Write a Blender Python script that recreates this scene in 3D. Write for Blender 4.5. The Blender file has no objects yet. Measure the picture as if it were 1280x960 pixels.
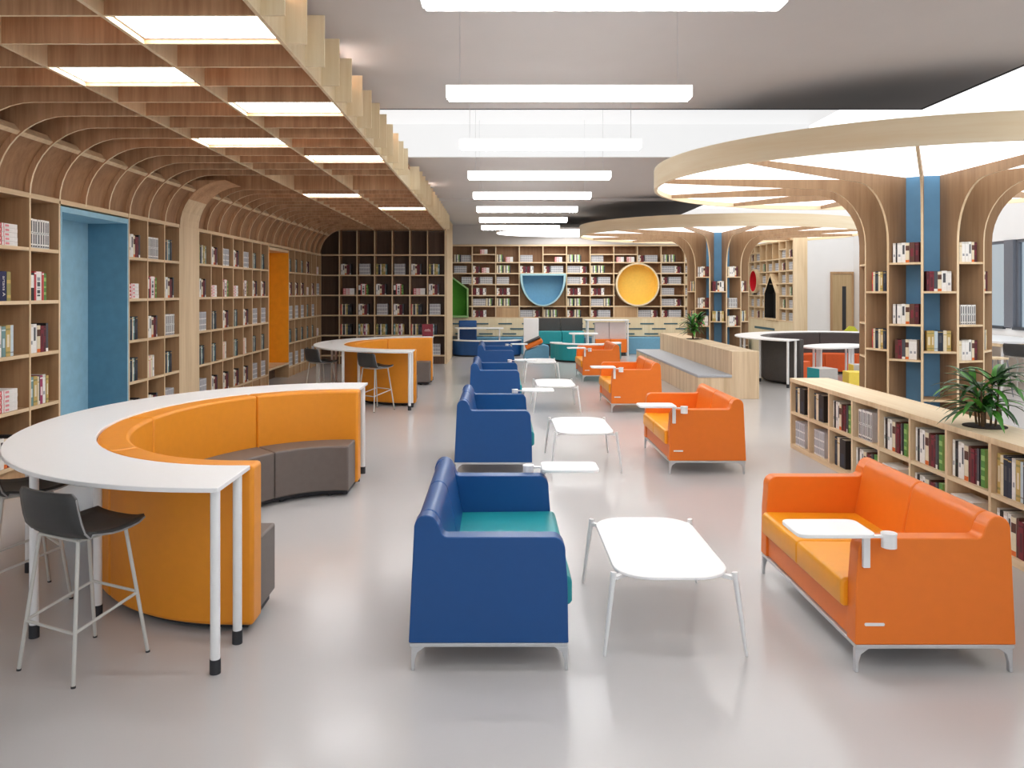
import bpy, bmesh, math, random
from mathutils import Vector, Matrix
random.seed(11)
SC = bpy.context.scene
COL = SC.collection
PI = math.pi
ORD = ['first', 'second', 'third', 'fourth', 'fifth', 'sixth', 'seventh', 'eighth', 'ninth', 'tenth',
       'eleventh', 'twelfth', 'thirteenth', 'fourteenth']

# ------------------------------------------------------------------ materials
def s2l(c):
    return tuple((x / 12.92 if x <= 0.04045 else ((x + 0.055) / 1.055) ** 2.4) for x in c)

def rgb(r, g, b):
    return s2l((r / 255, g / 255, b / 255)) + (1.0,)

MATS = {}
def plain(name, col, rough=0.5, var=0.04, scale=18.0, metallic=0.0, bump=0.0, coat=0.0, spec=0.5):
    if name in MATS: return MATS[name]
    m = bpy.data.materials.new(name); m.use_nodes = True
    nt = m.node_tree; b = nt.nodes['Principled BSDF']
    tc = nt.nodes.new('ShaderNodeTexCoord'); nz = nt.nodes.new('ShaderNodeTexNoise')
    nz.inputs['Scale'].default_value = scale; nz.inputs['Detail'].default_value = 3
    rp = nt.nodes.new('ShaderNodeValToRGB')
    rp.color_ramp.elements[0].position = 0.3; rp.color_ramp.elements[1].position = 0.7
    rp.color_ramp.elements[0].color = tuple(c * (1 - var) for c in col[:3]) + (1,)
    rp.color_ramp.elements[1].color = tuple(min(1, c * (1 + var)) for c in col[:3]) + (1,)
    nt.links.new(tc.outputs['Object'], nz.inputs['Vector'])
    nt.links.new(nz.outputs['Fac'], rp.inputs['Fac'])
    nt.links.new(rp.outputs['Color'], b.inputs['Base Color'])
    b.inputs['Roughness'].default_value = rough; b.inputs['Metallic'].default_value = metallic
    b.inputs['Specular IOR Level'].default_value = spec
    b.inputs['Coat Weight'].default_value = coat
    if bump:
        bp = nt.nodes.new('ShaderNodeBump'); bp.inputs['Strength'].default_value = bump
        bp.inputs['Distance'].default_value = 0.002
        n2 = nt.nodes.new('ShaderNodeTexNoise'); n2.inputs['Scale'].default_value = 160
        nt.links.new(tc.outputs['Object'], n2.inputs['Vector'])
        nt.links.new(n2.outputs['Fac'], bp.inputs['Height'])
        nt.links.new(bp.outputs['Normal'], b.inputs['Normal'])
    MATS[name] = m
    return m

def wood(name, c1, c2, axis='z', rough=0.5, dens=22.0, plank=0.0):
    if name in MATS: return MATS[name]
    m = bpy.data.materials.new(name); m.use_nodes = True
    nt = m.node_tree; b = nt.nodes['Principled BSDF']
    tc = nt.nodes.new('ShaderNodeTexCoord'); mp = nt.nodes.new('ShaderNodeMapping')
    sc = [dens, dens, dens]
    for ch in axis: sc['xyz'.index(ch)] = dens * 0.05
    mp.inputs['Scale'].default_value = sc
    nz = nt.nodes.new('ShaderNodeTexNoise'); nz.inputs['Scale'].default_value = 1.0
    nz.inputs['Detail'].default_value = 5; nz.inputs['Roughness'].default_value = 0.65
    mp2 = nt.nodes.new('ShaderNodeMapping')
    sc2 = [5.0, 5.0, 5.0]
    for ch in axis: sc2['xyz'.index(ch)] = 0.25
    mp2.inputs['Scale'].default_value = sc2
    n2 = nt.nodes.new('ShaderNodeTexNoise'); n2.inputs['Scale'].default_value = 1.0; n2.inputs['Detail'].default_value = 2
    mx = nt.nodes.new('ShaderNodeMath'); mx.operation = 'MULTIPLY_ADD'
    mx.inputs[1].default_value = 0.55
    ad = nt.nodes.new('ShaderNodeMath'); ad.operation = 'MULTIPLY'; ad.inputs[1].default_value = 0.45
    rp = nt.nodes.new('ShaderNodeValToRGB')
    rp.color_ramp.elements[0].position = 0.36; rp.color_ramp.elements[1].position = 0.64
    rp.color_ramp.elements[0].color = c1; rp.color_ramp.elements[1].color = c2
    L = nt.links.new
    L(tc.outputs['Object'], mp.inputs['Vector']); L(mp.outputs['Vector'], nz.inputs['Vector'])
    L(tc.outputs['Object'], mp2.inputs['Vector']); L(mp2.outputs['Vector'], n2.inputs['Vector'])
    L(n2.outputs['Fac'], ad.inputs[0]); L(nz.outputs['Fac'], mx.inputs[0]); L(ad.outputs[0], mx.inputs[2])
    fac = mx.outputs[0]
    if plank:
        sp = nt.nodes.new('ShaderNodeSeparateXYZ'); a1 = nt.nodes.new('ShaderNodeMath'); a1.operation = 'ADD'
        a2 = nt.nodes.new('ShaderNodeMath'); a2.operation = 'MULTIPLY'; a2.inputs[1].default_value = 1 / plank
        a3 = nt.nodes.new('ShaderNodeMath'); a3.operation = 'FLOOR'
        wn = nt.nodes.new('ShaderNodeTexWhiteNoise'); wn.noise_dimensions = '1D'
        a4 = nt.nodes.new('ShaderNodeMath'); a4.operation = 'MULTIPLY_ADD'; a4.inputs[1].default_value = 0.16; 
        a5 = nt.nodes.new('ShaderNodeMath'); a5.operation = 'ADD'; a5.inputs[1].default_value = -0.08
        L(tc.outputs['Object'], sp.inputs[0]); L(sp.outputs['X'], a1.inputs[0]); L(sp.outputs['Y'], a1.inputs[1])
        L(a1.outputs[0], a2.inputs[0]); L(a2.outputs[0], a3.inputs[0]); L(a3.outputs[0], wn.inputs['W'])
        L(wn.outputs['Value'], a4.inputs[0]); L(fac, a4.inputs[2]); L(a4.outputs[0], a5.inputs[0]); fac = a5.outputs[0]
    L(fac, rp.inputs['Fac']); L(rp.outputs['Color'], b.inputs['Base Color'])
    b.inputs['Roughness'].default_value = rough
    b.inputs['Specular IOR Level'].default_value = 0.35
    MATS[name] = m
    return m

def glow(name, col, strength, base=(0.9, 0.9, 0.9, 1)):
    if name in MATS: return MATS[name]
    m = bpy.data.materials.new(name); m.use_nodes = True
    nt = m.node_tree; b = nt.nodes['Principled BSDF']
    tc = nt.nodes.new('ShaderNodeTexCoord'); nz = nt.nodes.new('ShaderNodeTexNoise')
    nz.inputs['Scale'].default_value = 2.0
    rp = nt.nodes.new('ShaderNodeValToRGB')
    rp.color_ramp.elements[0].color = tuple(c * 0.97 for c in col[:3]) + (1,); rp.color_ramp.elements[1].color = col
    nt.links.new(tc.outputs['Object'], nz.inputs['Vector']); nt.links.new(nz.outputs['Fac'], rp.inputs['Fac'])
    nt.links.new(rp.outputs['Color'], b.inputs['Emission Color'])
    b.inputs['Base Color'].default_value = base
    b.inputs['Emission Strength'].default_value = strength
    MATS[name] = m
    return m

OAK_L = wood('oak_light', rgb(212, 185, 146), rgb(236, 213, 178), 'z')
OAK_LX = wood('oak_light_x', rgb(212, 185, 146), rgb(236, 213, 178), 'x')
OAK_LY = wood('oak_light_y', rgb(208, 182, 146), rgb(232, 211, 180), 'y')
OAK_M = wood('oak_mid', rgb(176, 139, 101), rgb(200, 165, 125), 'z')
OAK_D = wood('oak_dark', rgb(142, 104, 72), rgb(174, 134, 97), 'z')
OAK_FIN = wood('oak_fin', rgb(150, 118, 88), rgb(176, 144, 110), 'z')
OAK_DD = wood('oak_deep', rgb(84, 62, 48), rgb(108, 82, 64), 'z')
OAK_SLAT = wood('oak_slat', rgb(178, 135, 99), rgb(216, 175, 136), 'z', dens=30)
OAK_CREAM = wood('oak_cream', rgb(226, 205, 165), rgb(240, 224, 192), 'z')
OAK_RIM = wood('oak_rim', rgb(242, 219, 180), rgb(252, 236, 206), 'xy', dens=16)
OAK_PLANK = wood('oak_plank', rgb(206, 180, 144), rgb(232, 210, 178), 'z', plank=0.115)
WHITE = plain('white_laminate', rgb(249, 249, 249), 0.35, 0.005)
WHITE_M = plain('white_metal', rgb(238, 238, 238), 0.35, 0.01)
ALU = plain('brushed_aluminium', rgb(205, 206, 208), 0.3, 0.03, metallic=0.6)
BLACK = plain('black_rubber', rgb(45, 46, 50), 0.6)
BLUE = plain('blue_leather', rgb(11, 75, 138), 0.4, 0.02, bump=0.15)
TEALS = plain('teal_leather', rgb(26, 148, 156), 0.4, 0.02, bump=0.15)
ORANGE = plain('orange_leather', rgb(238, 122, 32), 0.4, 0.015, bump=0.15)
AMBER = plain('amber_leather', rgb(248, 164, 26), 0.4, 0.02, bump=0.15)
BOOTH_O = plain('booth_orange', rgb(234, 148, 30), 0.45, 0.02, bump=0.15)
BROWNG = plain('taupe_leather', rgb(108, 98, 92), 0.5, 0.04, bump=0.15)
DGREY = plain('dark_grey_fabric', rgb(72, 68, 67), 0.7, 0.06, bump=0.2)
STOOLB = plain('black_stool_leather', rgb(56, 56, 56), 0.45, 0.06, bump=0.2)
STOOLM = plain('stool_metal', rgb(200, 198, 192), 0.35, 0.02)
CUSHG = plain('grey_cushion_fabric', rgb(176, 180, 186), 0.8, 0.06, scale=60, bump=0.3)
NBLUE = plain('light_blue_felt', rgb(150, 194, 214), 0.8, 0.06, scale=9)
NBLUE_SHADE = plain('shaded_blue_felt', rgb(94, 142, 166), 0.8, 0.06, scale=9)  # niche felt darkened: shade put into the colour
NORANGE = plain('orange_felt', rgb(240, 164, 30), 0.8, 0.05, scale=9)
GREEN = plain('green_felt', rgb(86, 168, 52), 0.8, 0.05)
GREENL = plain('pale_green_edge', rgb(158, 200, 130), 0.7, 0.03)
YELLOW = plain('yellow_felt', rgb(250, 210, 100), 0.8, 0.04)
RED = plain('red_felt', rgb(214, 20, 40), 0.8, 0.04)
PALEBLUE = plain('pale_blue_edge', rgb(168, 206, 214), 0.7, 0.03)
BLACKF = plain('black_felt', rgb(34, 30, 28), 0.85, 0.06)
COLBLUE = plain('column_blue', rgb(104, 158, 200), 0.7, 0.04, scale=6)
LBLUE = plain('bench_light_blue', rgb(112, 166, 196), 0.7, 0.04)
PALEPINK = plain('pale_mauve_panel', rgb(224, 216, 216), 0.6, 0.02)
YELG = plain('yellow_green', rgb(206, 206, 60), 0.6, 0.03)
YELC = plain('yellow_cube', rgb(240, 212, 84), 0.6, 0.03)
GREYC = plain('light_grey_cube', rgb(186, 182, 178), 0.6, 0.03)
WALLW = plain('white_paint', rgb(249, 249, 249), 0.8, 0.01, 4)
CEILG = plain('ceiling_paint', rgb(205, 200, 197), 0.85, 0.01, 3)
SHADOW_LINE = plain('painted_shadow_line', rgb(90, 88, 86), 0.8, 0.02)  # painted shadow line along the ceiling plate edges
FRAME_G = plain('window_frame_grey', rgb(112, 116, 126), 0.5, 0.02)
SILL_D = plain('dark_sill', rgb(60, 66, 74), 0.5, 0.03)
DOORW = wood('door_oak', rgb(186, 158, 116), rgb(206, 180, 140), 'z')
SLOT = plain('slot_teal', rgb(58, 96, 108), 0.6, 0.04)
SOIL = plain('dark_soil', rgb(48, 36, 28), 0.95, 0.3, 90)
STEM = plain('plant_stem', rgb(92, 70, 44), 0.8, 0.15, 60)
LEAF = plain('leaf_green', rgb(30, 78, 26), 0.4, 0.35, 14)
LEAF2 = plain('leaf_bright_green', rgb(72, 140, 44), 0.45, 0.25, 14)
GLOW_PANEL = glow('light_panel_glow', (1, 1, 1, 1), 9.0)
GLOW_CANOPY = glow('canopy_panel_glow', (1, 0.995, 0.985, 1), 1.3)
GLOW_BAR = glow('pendant_side_glow', (1, 1, 1, 1), 1.6)
GLOW_DOWN = glow('pendant_down_glow', (1, 1, 1, 1), 29.0)
GLOW_RECESS = glow('recess_added_glow', (1, 1, 1, 1), 0.6, (0.15, 0.15, 0.15, 1))  # glow added to whiten the ceiling recess, not a lamp
GLOW_DISC = glow('disc_glow', (1, 1, 1, 1), 2.4)

# floor: polished light grey resin
m = bpy.data.materials.new('polished_floor'); m.use_nodes = True
nt = m.node_tree; b = nt.nodes['Principled BSDF']
tc = nt.nodes.new('ShaderNodeTexCoord'); nz = nt.nodes.new('ShaderNodeTexNoise'); nz.inputs['Scale'].default_value = 0.5
nz.inputs['Detail'].default_value = 4
rp = nt.nodes.new('ShaderNodeValToRGB')
rp.color_ramp.elements[0].color = rgb(192, 190, 190); rp.color_ramp.elements[1].color = rgb(203, 201, 200)
nt.links.new(tc.outputs['Object'], nz.inputs['Vector']); nt.links.new(nz.outputs['Fac'], rp.inputs['Fac'])
nt.links.new(rp.outputs['Color'], b.inputs['Base Color'])
b.inputs['Roughness'].default_value = 0.19; b.inputs['Specular IOR Level'].default_value = 0.45
FLOOR = m
# window glass: clear pale blue pane
m = bpy.data.materials.new('window_glass'); m.use_nodes = True
nt = m.node_tree; nt.nodes.remove(nt.nodes['Principled BSDF'])
tr = nt.nodes.new('ShaderNodeBsdfTransparent'); tr.inputs['Color'].default_value = (0.66, 0.76, 0.82, 1)
gl = nt.nodes.new('ShaderNodeBsdfGlossy'); gl.inputs['Roughness'].default_value = 0.05
fr = nt.nodes.new('ShaderNodeFresnel'); mx = nt.nodes.new('ShaderNodeMixShader')
mm = nt.nodes.new('ShaderNodeMath'); mm.operation = 'MULTIPLY'; mm.inputs[1].default_value = 0.3
nt.links.new(fr.outputs[0], mm.inputs[0]); nt.links.new(mm.outputs[0], mx.inputs[0]); nt.links.new(tr.outputs[0], mx.inputs[1]); nt.links.new(gl.outputs[0], mx.inputs[2])
nt.links.new(mx.outputs[0], nt.nodes['Material Output'].inputs['Surface'])
GLASS = m

# ------------------------------------------------------------------ mesh builder
class MB:
    def __init__(self): self.bm = bmesh.new()
    def face(self, pts, m=0):
        f = self.bm.faces.new([self.bm.verts.new(p) for p in pts]); f.material_index = m; return f
    def box(self, x0, x1, y0, y1, z0, z1, m=0, fm=None):
        v = [self.bm.verts.new(p) for p in ((x0, y0, z0), (x1, y0, z0), (x1, y1, z0), (x0, y1, z0),
                                            (x0, y0, z1), (x1, y0, z1), (x1, y1, z1), (x0, y1, z1))]
        for key, idx in (('-z', (3, 2, 1, 0)), ('+z', (4, 5, 6, 7)), ('-y', (0, 1, 5, 4)), ('+x', (1, 2, 6, 5)),
                         ('+y', (2, 3, 7, 6)), ('-x', (3, 0, 4, 7))):
            f = self.bm.faces.new([v[i] for i in idx])
            f.material_index = fm.get(key, m) if fm else m
    def prism(self, poly, axis, a, b, m=0, mcap=None, medge=None):
        """poly in the plane across axis: 'x'->(y,z), 'y'->(x,z), 'z'->(x,y)"""
        def P(p, t):
            return {'x': (t, p[0], p[1]), 'y': (p[0], t, p[1]), 'z': (p[0], p[1], t)}[axis]
        A = [self.bm.verts.new(P(p, a)) for p in poly]; B = [self.bm.verts.new(P(p, b)) for p in poly]
        fs = []
        f = self.bm.faces.new(A); f.material_index = m if mcap is None else mcap; fs.append(f)
        f = self.bm.faces.new(B[::-1]); f.material_index = m if mcap is None else mcap; fs.append(f)
        n = len(poly)
        for i in range(n):
            j = (i + 1) % n
            f = self.bm.faces.new([A[j], A[i], B[i], B[j]])
            f.material_index = medge(i) if medge else m
            fs.append(f)
        bmesh.ops.recalc_face_normals(self.bm, faces=fs)
    def tube(self, path, r, seg=8, m=0):
        path = [Vector(p) for p in path]; n = len(path); rings = []
        rr = r if isinstance(r, (list, tuple)) else [r] * n
        up = Vector((0, 0, 1))
        for i, p in enumerate(path):
            d = (path[min(i + 1, n - 1)] - path[max(i - 1, 0)]).normalized()
            ref = Vector((1, 0, 0)) if abs(d.dot(up)) > 0.95 else up
            u = d.cross(ref).normalized(); w = d.cross(u).normalized()
            rings.append([self.bm.verts.new(p + (u * math.cos(2 * PI * k / seg) + w * math.sin(2 * PI * k / seg)) * rr[i]) for k in range(seg)])
        fs = []
        for a, b in zip(rings, rings[1:]):
            for k in range(seg):
                fs.append(self.bm.faces.new([a[k], a[(k + 1) % seg], b[(k + 1) % seg], b[k]]))
        fs.append(self.bm.faces.new(rings[0][::-1])); fs.append(self.bm.faces.new(rings[-1]))
        for f in fs: f.material_index = m
        bmesh.ops.recalc_face_normals(self.bm, faces=fs)
    def cyl(self, x, y, r, z0, z1, seg=20, m=0, r1=None):
        self.tube([(x, y, z0), (x, y, z1)], [r, r if r1 is None else r1], seg, m)
    def grid(self, rows, m=0):
        V = [[self.bm.verts.new(p) for p in row] for row in rows]
        for a, b in zip(V, V[1:]):
            for i in range(len(a) - 1):
                f = self.bm.faces.new([a[i], a[i + 1], b[i + 1], b[i]]); f.material_index = m
    def mesh(self, name, mats, smooth=None):
        me = bpy.data.meshes.new(name)
        if smooth:
            for f in self.bm.faces: f.smooth = True
        self.bm.to_mesh(me); self.bm.free()
        if smooth: me.set_sharp_from_angle(angle=math.radians(smooth))
        for mm in (mats if isinstance(mats, (list, tuple)) else [mats]): me.materials.append(mm)
        return me
    def build(self, name, mats, parent=None, bevel=0.0, seg=3, smooth=None, solid=0.0, loc=None):
        if bevel and not smooth: smooth = 45
        o = bpy.data.objects.new(name, self.mesh(name, mats, smooth)); COL.objects.link(o)
        if parent: o.parent = parent
        if loc: o.location = loc
        if solid:
            s = o.modifiers.new('solid', 'SOLIDIFY'); s.thickness = solid; s.offset = 0
        if bevel:
            bv = o.modifiers.new('bevel', 'BEVEL'); bv.width = bevel; bv.segments = seg
            bv.limit_method = 'ANGLE'; bv.angle_limit = math.radians(38); bv.harden_normals = False
        return o

def boxo(name, mats, parent, *dims, bevel=0.0, fm=None):
    b = MB(); b.box(*dims, fm=fm); return b.build(name, mats, parent, bevel=bevel)

def tag(o, label=None, cat=None, group=None, kind=None):
    if label: o['label'] = label
    if cat: o['category'] = cat
    if group: o['group'] = group
    if kind: o['kind'] = kind
    return o

def thing(name, label, cat, loc=(0, 0, 0), rotz=0.0, group=None):
    o = bpy.data.objects.new(name, None); COL.objects.link(o)
    o.empty_display_size = 0.1
    o.location = loc; o.rotation_euler = (0, 0, rotz)
    return tag(o, label, cat, group)

def copy_tree(o, parent=None):
    c = o.copy(); COL.objects.link(c)
    if parent: c.parent = parent
    for ch in list(o.children): copy_tree(ch, c)
    return c

def dup(root, loc, rotz, label, group=None):
    c = copy_tree(root); c.location = loc; c.rotation_euler = (0, 0, rotz); c['label'] = label
    if group: c['group'] = group
    return c

def struct(o, label=None, cat=None):
    o['kind'] = 'structure'
    return tag(o, label, cat)

def arc(cx, cy, rx, ry, a0, a1, n):
    return [(cx + rx * math.cos(math.radians(a0 + (a1 - a0) * i / n)), cy + ry * math.sin(math.radians(a0 + (a1 - a0) * i / n))) for i in range(n + 1)]

def rrect(x0, x1, y0, y1, r, n=6):
    return (arc(x1 - r, y1 - r, r, r, 0, 90, n) + arc(x0 + r, y1 - r, r, r, 90, 180, n) +
            arc(x0 + r, y0 + r, r, r, 180, 270, n) + arc(x1 - r, y0 + r, r, r, 270, 360, n))

# ------------------------------------------------------------------ camera (level, at standing eye height)
H = 1.9
cd = bpy.data.cameras.new('camera'); cam = bpy.data.objects.new('camera', cd); COL.objects.link(cam)
cam.location = (0, 0, H); cam.rotation_euler = (PI / 2, 0, 0)
cd.sensor_width = 36; cd.lens = 36 * 1000 / 1280
cd.shift_x = 18 / 1280; cd.shift_y = -116 / 1280
cd.clip_start = 0.05; cd.clip_end = 200
SC.camera = cam
SC.view_settings.view_transform = 'Standard'
SC.view_settings.look = 'None'
SC.view_settings.exposure = 0.4

# ------------------------------------------------------------------ dimensions of the place
XL = -4.61          # front plane of the left shelving
YP = 20.9           # front of the cross bookcase that ends the left bay
ZS = 3.51           # underside of the slatted ceiling
YB = 24.6           # front of the back shelving
ZC = 3.99           # underside of the dropped ceiling
XR = 11.0           # right wall

# ------------------------------------------------------------------ setting
o = boxo('floor', FLOOR, None, -5.2, 11.3, -3, 25.3, -0.1, 0.0); struct(o, 'polished light grey resin floor', 'floor')
o = boxo('wall_left', WALLW, None, -5.24, -5.14, -3, 25.3, 0, 4.5); struct(o)
o = boxo('wall_back', WALLW, None, -5.24, 11.3, 25.1, 25.2, 0, 4.5); struct(o)
o = boxo('ceiling', glow('added_glow_ceiling', (1, 1, 1, 1), 1.1, (0.15, 0.15, 0.15, 1)), None, 4.9, 11.3, -3, 25.3, 4.5, 4.6); struct(o, 'bright backlit upper ceiling on the window side', 'ceiling')  # stronger glow added here to brighten the right zone
o = boxo('ceiling', GLOW_RECESS, None, -5.24, 4.9, -3, 25.3, 4.5, 4.6); struct(o, 'white backlit upper ceiling', 'ceiling')  # plain white slab, given an added glow instead of cove light
o = boxo('trim_5', GLOW_RECESS, None, -5.1, 4.85, 12.46, 12.499, ZC + 0.005, 4.5); struct(o)  # recess fascia, same added glow
o = boxo('ceiling', CEILG, None, -5.13, 4.85, -3, 9.17, ZC, ZC + 0.12); struct(o)
o = boxo('ceiling', CEILG, None, -5.13, 4.85, 12.5, 18.0, ZC, ZC + 0.5); struct(o)
o = boxo('ceiling', CEILG, None, -5.13, 4.85, 18.0, YB + 0.1, ZC - 0.06, ZC + 0.5); struct(o)
o = boxo('trim_1', SHADOW_LINE, None, -5.1, 4.88, 9.17, 9.2, ZC - 0.004, ZC + 0.016); struct(o)  # dark strip standing in for the shadow line at the plate edge
o = boxo('trim_2', SHADOW_LINE, None, 4.85, 4.88, -3, 9.17, ZC - 0.004, ZC + 0.016); struct(o)  # same painted shadow line along the side edge
o = boxo('wall_bulkhead', CEILG, None, -1.5, 7.72, YB + 0.02, YB + 0.12, 3.34, ZC - 0.05); struct(o)
o = boxo('wall_far_right', WALLW, None, 7.9, XR, YB + 0.13, YB + 0.2, 0, 4.5); struct(o)
# right wall with two window openings
wy = [(-3, 9.0), (17.02, 17.3), (23.2, 25.2)]
b = MB()
for y0, y1 in ((-3, 9.0), (23.0, 25.2)): b.box(XR, XR + 0.15, y0, y1, 0, 4.5)
b.box(XR, XR + 0.15, 9.0, 23.0, 0, 1.1); b.box(XR, XR + 0.15, 9.0, 23.0, 3.0, 4.5)
struct(b.build('wall_right', WALLW))
for n, (y0, y1) in enumerate(((9.0, 17.02), (17.32, 23.0))):
    w = thing('window_%d' % (n + 1), None, None, (XR, (y0 + y1) / 2, 1.1)); w['kind'] = 'structure'
    hl = (y1 - y0) / 2
    b = MB()
    b.box(0.04, 0.12, -hl, -hl + 0.06, 0, 1.9); b.box(0.04, 0.12, hl - 0.06, hl, 0, 1.9)
    b.box(0.04, 0.12, -hl + 0.06, hl - 0.06, 1.84, 1.9); b.build('window_frame', FRAME_G, w)
    boxo('window_sill', SILL_D, w, -0.06, 0.12, -hl, hl, -0.02, 0.04)
    b = MB(); b.face([(0.08, -hl + 0.06, 0.04), (0.08, hl - 0.06, 0.04), (0.08, hl - 0.06, 1.84), (0.08, -hl + 0.06, 1.84)]); b.build('pane', GLASS, w)
o = boxo('trim_3', FRAME_G, None, XR - 0.04, XR + 0.13, 17.02, 17.32, 1.12, 3.0); struct(o)
# oak door in the far right wall
d = thing('door_1', None, None, (10.63, YB + 0.13, 0)); d['kind'] = 'structure'
boxo('door_leaf', DOORW, d, -0.30, 0.30, -0.05, -0.01, 0.01, 2.42)
b = MB(); b.box(-0.35, -0.302, -0.07, 0, 0, 2.5); b.box(0.302, 0.35, -0.07, 0, 0, 2.5); b.box(-0.302, 0.302, -0.07, 0, 2.43, 2.5)
b.build('door_frame', OAK_M, d)
boxo('vision_slot', BLACK, d, 0.0, 0.12, -0.056, -0.05, 0.7, 2.05)

# ------------------------------------------------------------------ shelving (canonical: width along x, front faces -y)
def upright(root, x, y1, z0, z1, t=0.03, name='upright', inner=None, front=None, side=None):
    b = MB(); b.box(x - t / 2, x + t / 2, 0, y1, z0, z1, m=1, fm={'-y': 0})  # front edge lighter as if lit, other faces darker: light in the colour
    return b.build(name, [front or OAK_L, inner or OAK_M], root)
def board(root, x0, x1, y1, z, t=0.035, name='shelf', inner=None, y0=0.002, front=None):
    b = MB(); b.box(x0, x1, y0, y1, z - t / 2, z + t / 2, m=1, fm={'-y': 0})  # same painted split: lit front edge, shaded inner faces
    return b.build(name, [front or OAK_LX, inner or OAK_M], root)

# ------------------------------------------------------------------ books
PAL = {
 'wh': rgb(236, 234, 230), 'ow': rgb(214, 211, 204), 'cr': rgb(226, 214, 186), 'nv': rgb(34, 44, 62), 'bk': rgb(30, 28, 30),
 'ch': rgb(74, 76, 82), 'gy': rgb(150, 152, 158), 'lg': rgb(198, 198, 202), 'mr': rgb(120, 34, 48), 'md': rgb(82, 28, 38),
 'rd': rgb(196, 70, 76), 'pk': rgb(226, 140, 148), 'pp': rgb(244, 228, 228), 'gd': rgb(196, 168, 98), 'ol': rgb(150, 142, 84),
 'tl': rgb(112, 148, 148), 'gn': rgb(84, 140, 62), 'gl': rgb(150, 190, 110), 'dg': rgb(24, 60, 48), 'or': rgb(220, 110, 40),
 'br': rgb(92, 56, 44), 'mg': rgb(160, 60, 96), 'bw': rgb(196, 212, 220), 'nb': rgb(20, 26, 74), 'pg': rgb(232, 228, 216)}
BM = {k: plain('book_' + k, v, 0.55, 0.05, 40) for k, v in PAL.items()}
# recipe: description, cover, side, segments [(z0,z1,c)], bars [(z0,z1,c)]
REC = {
 'ser': ('white dark-barred volume', 'wh', 'lg', [(0, .08, 'lg'), (.5, .53, 'gy')], [(.03, .09, 'bk'), (.14, .48, 'ch'), (.55, .93, 'ch')]),
 'seg': ('grey pale-banded volume', 'lg', 'lg', [(.3, .34, 'wh'), (.62, .66, 'wh'), (0, .06, 'wh')], [(.08, .28, 'gy'), (.36, .6, 'gy'), (.68, .94, 'gy')]),
 'wt': ('plain white book', 'wh', 'ow', [(.9, 1, 'ow')], [(.3, .42, 'gy')]),
 'wb': ('white grey-titled book', 'wh', 'ow', [], [(.42, .88, 'ch')]),
 'bg': ('black green-labelled book', 'bk', 'bk', [(.34, .39, 'dg')], [(.5, .8, 'ch')]),
 'co': ('cream orange-footed book', 'cr', 'ow', [(0, .13, 'or'), (.6, .85, 'br')], []),
 'bk': ('slim black book', 'bk', 'bk', [], [(.3, .7, 'ch')]),
 'bd': ('thick black binder', 'bk', 'bk', [(.0, .03, 'ch')], [(.1, .5, 'nv')]),
 'mr': ('maroon hardback', 'mr', 'mr', [(.86, .9, 'md')], [(.2, .7, 'md')]),
 'mm': ('slim dark maroon book', 'md', 'md', [(.86, .9, 'mr')], [(.35, .6, 'mr')]),
 'ch': ('charcoal white-footed book', 'ch', 'bk', [(0, .12, 'wh')], []),
 'gn': ('green patterned book', 'gn', 'gl', [(.2, .3, 'gl'), (.45, .52, 'gl'), (.7, .84, 'gl')], []),
 'br': ('brown red-titled book', 'br', 'br', [], [(.3, .7, 'mr')]),
 'nv': ('navy hardback', 'nv', 'nv', [(.9, .93, 'gd')], [(.4, .75, 'ch')]),
 'cr': ('cream book', 'cr', 'ow', [(.78, .82, 'gd')], []),
 'gd': ('gold patterned book', 'gd', 'gd', [(.1, .16, 'ol'), (.84, .9, 'ol')], [(.3, .7, 'cr')]),
 'ol': ('olive patterned book', 'ol', 'ol', [(.1, .2, 'gd'), (.6, .72, 'gd')], []),
 'tl': ('grey-green book', 'tl', 'tl', [(.85, .9, 'bw')], [(.3, .6, 'bw')]),
 'bw': ('pale blue-white book', 'bw', 'bw', [(.1, .14, 'gy')], []),
 'os': ('thin orange-red book', 'rd', 'rd', [(.4, .6, 'or')], []),
 'mg': ('magenta book', 'mg', 'mg', [(.88, .93, 'pp')], [(.3, .6, 'pp')]),
 'ww': ('black-and-white book', 'bk', 'bk', [(.46, .92, 'wh')], []),
 'rd': ('slim red book', 'rd', 'rd', [(.9, .95, 'pp')], []),
 'wr': ('white dark-printed book', 'wh', 'ow', [(.92, 1, 'pp')], [(.14, .2, 'ch'), (.24, .36, 'ch'), (.4, .44, 'gy'), (.48, .64, 'ch'), (.68, .8, 'gy')]),
 'nt': ('navy white-lettered book', 'nb', 'nb', [], []),
 'fl': ('flat white book', 'wh', 'wh', [], [(.3, .6, 'lg')]),
 'lp': ('white book lying flat with pink spine end', 'pp', 'wh', [], []),
}
KEYS = list(PAL)
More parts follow.
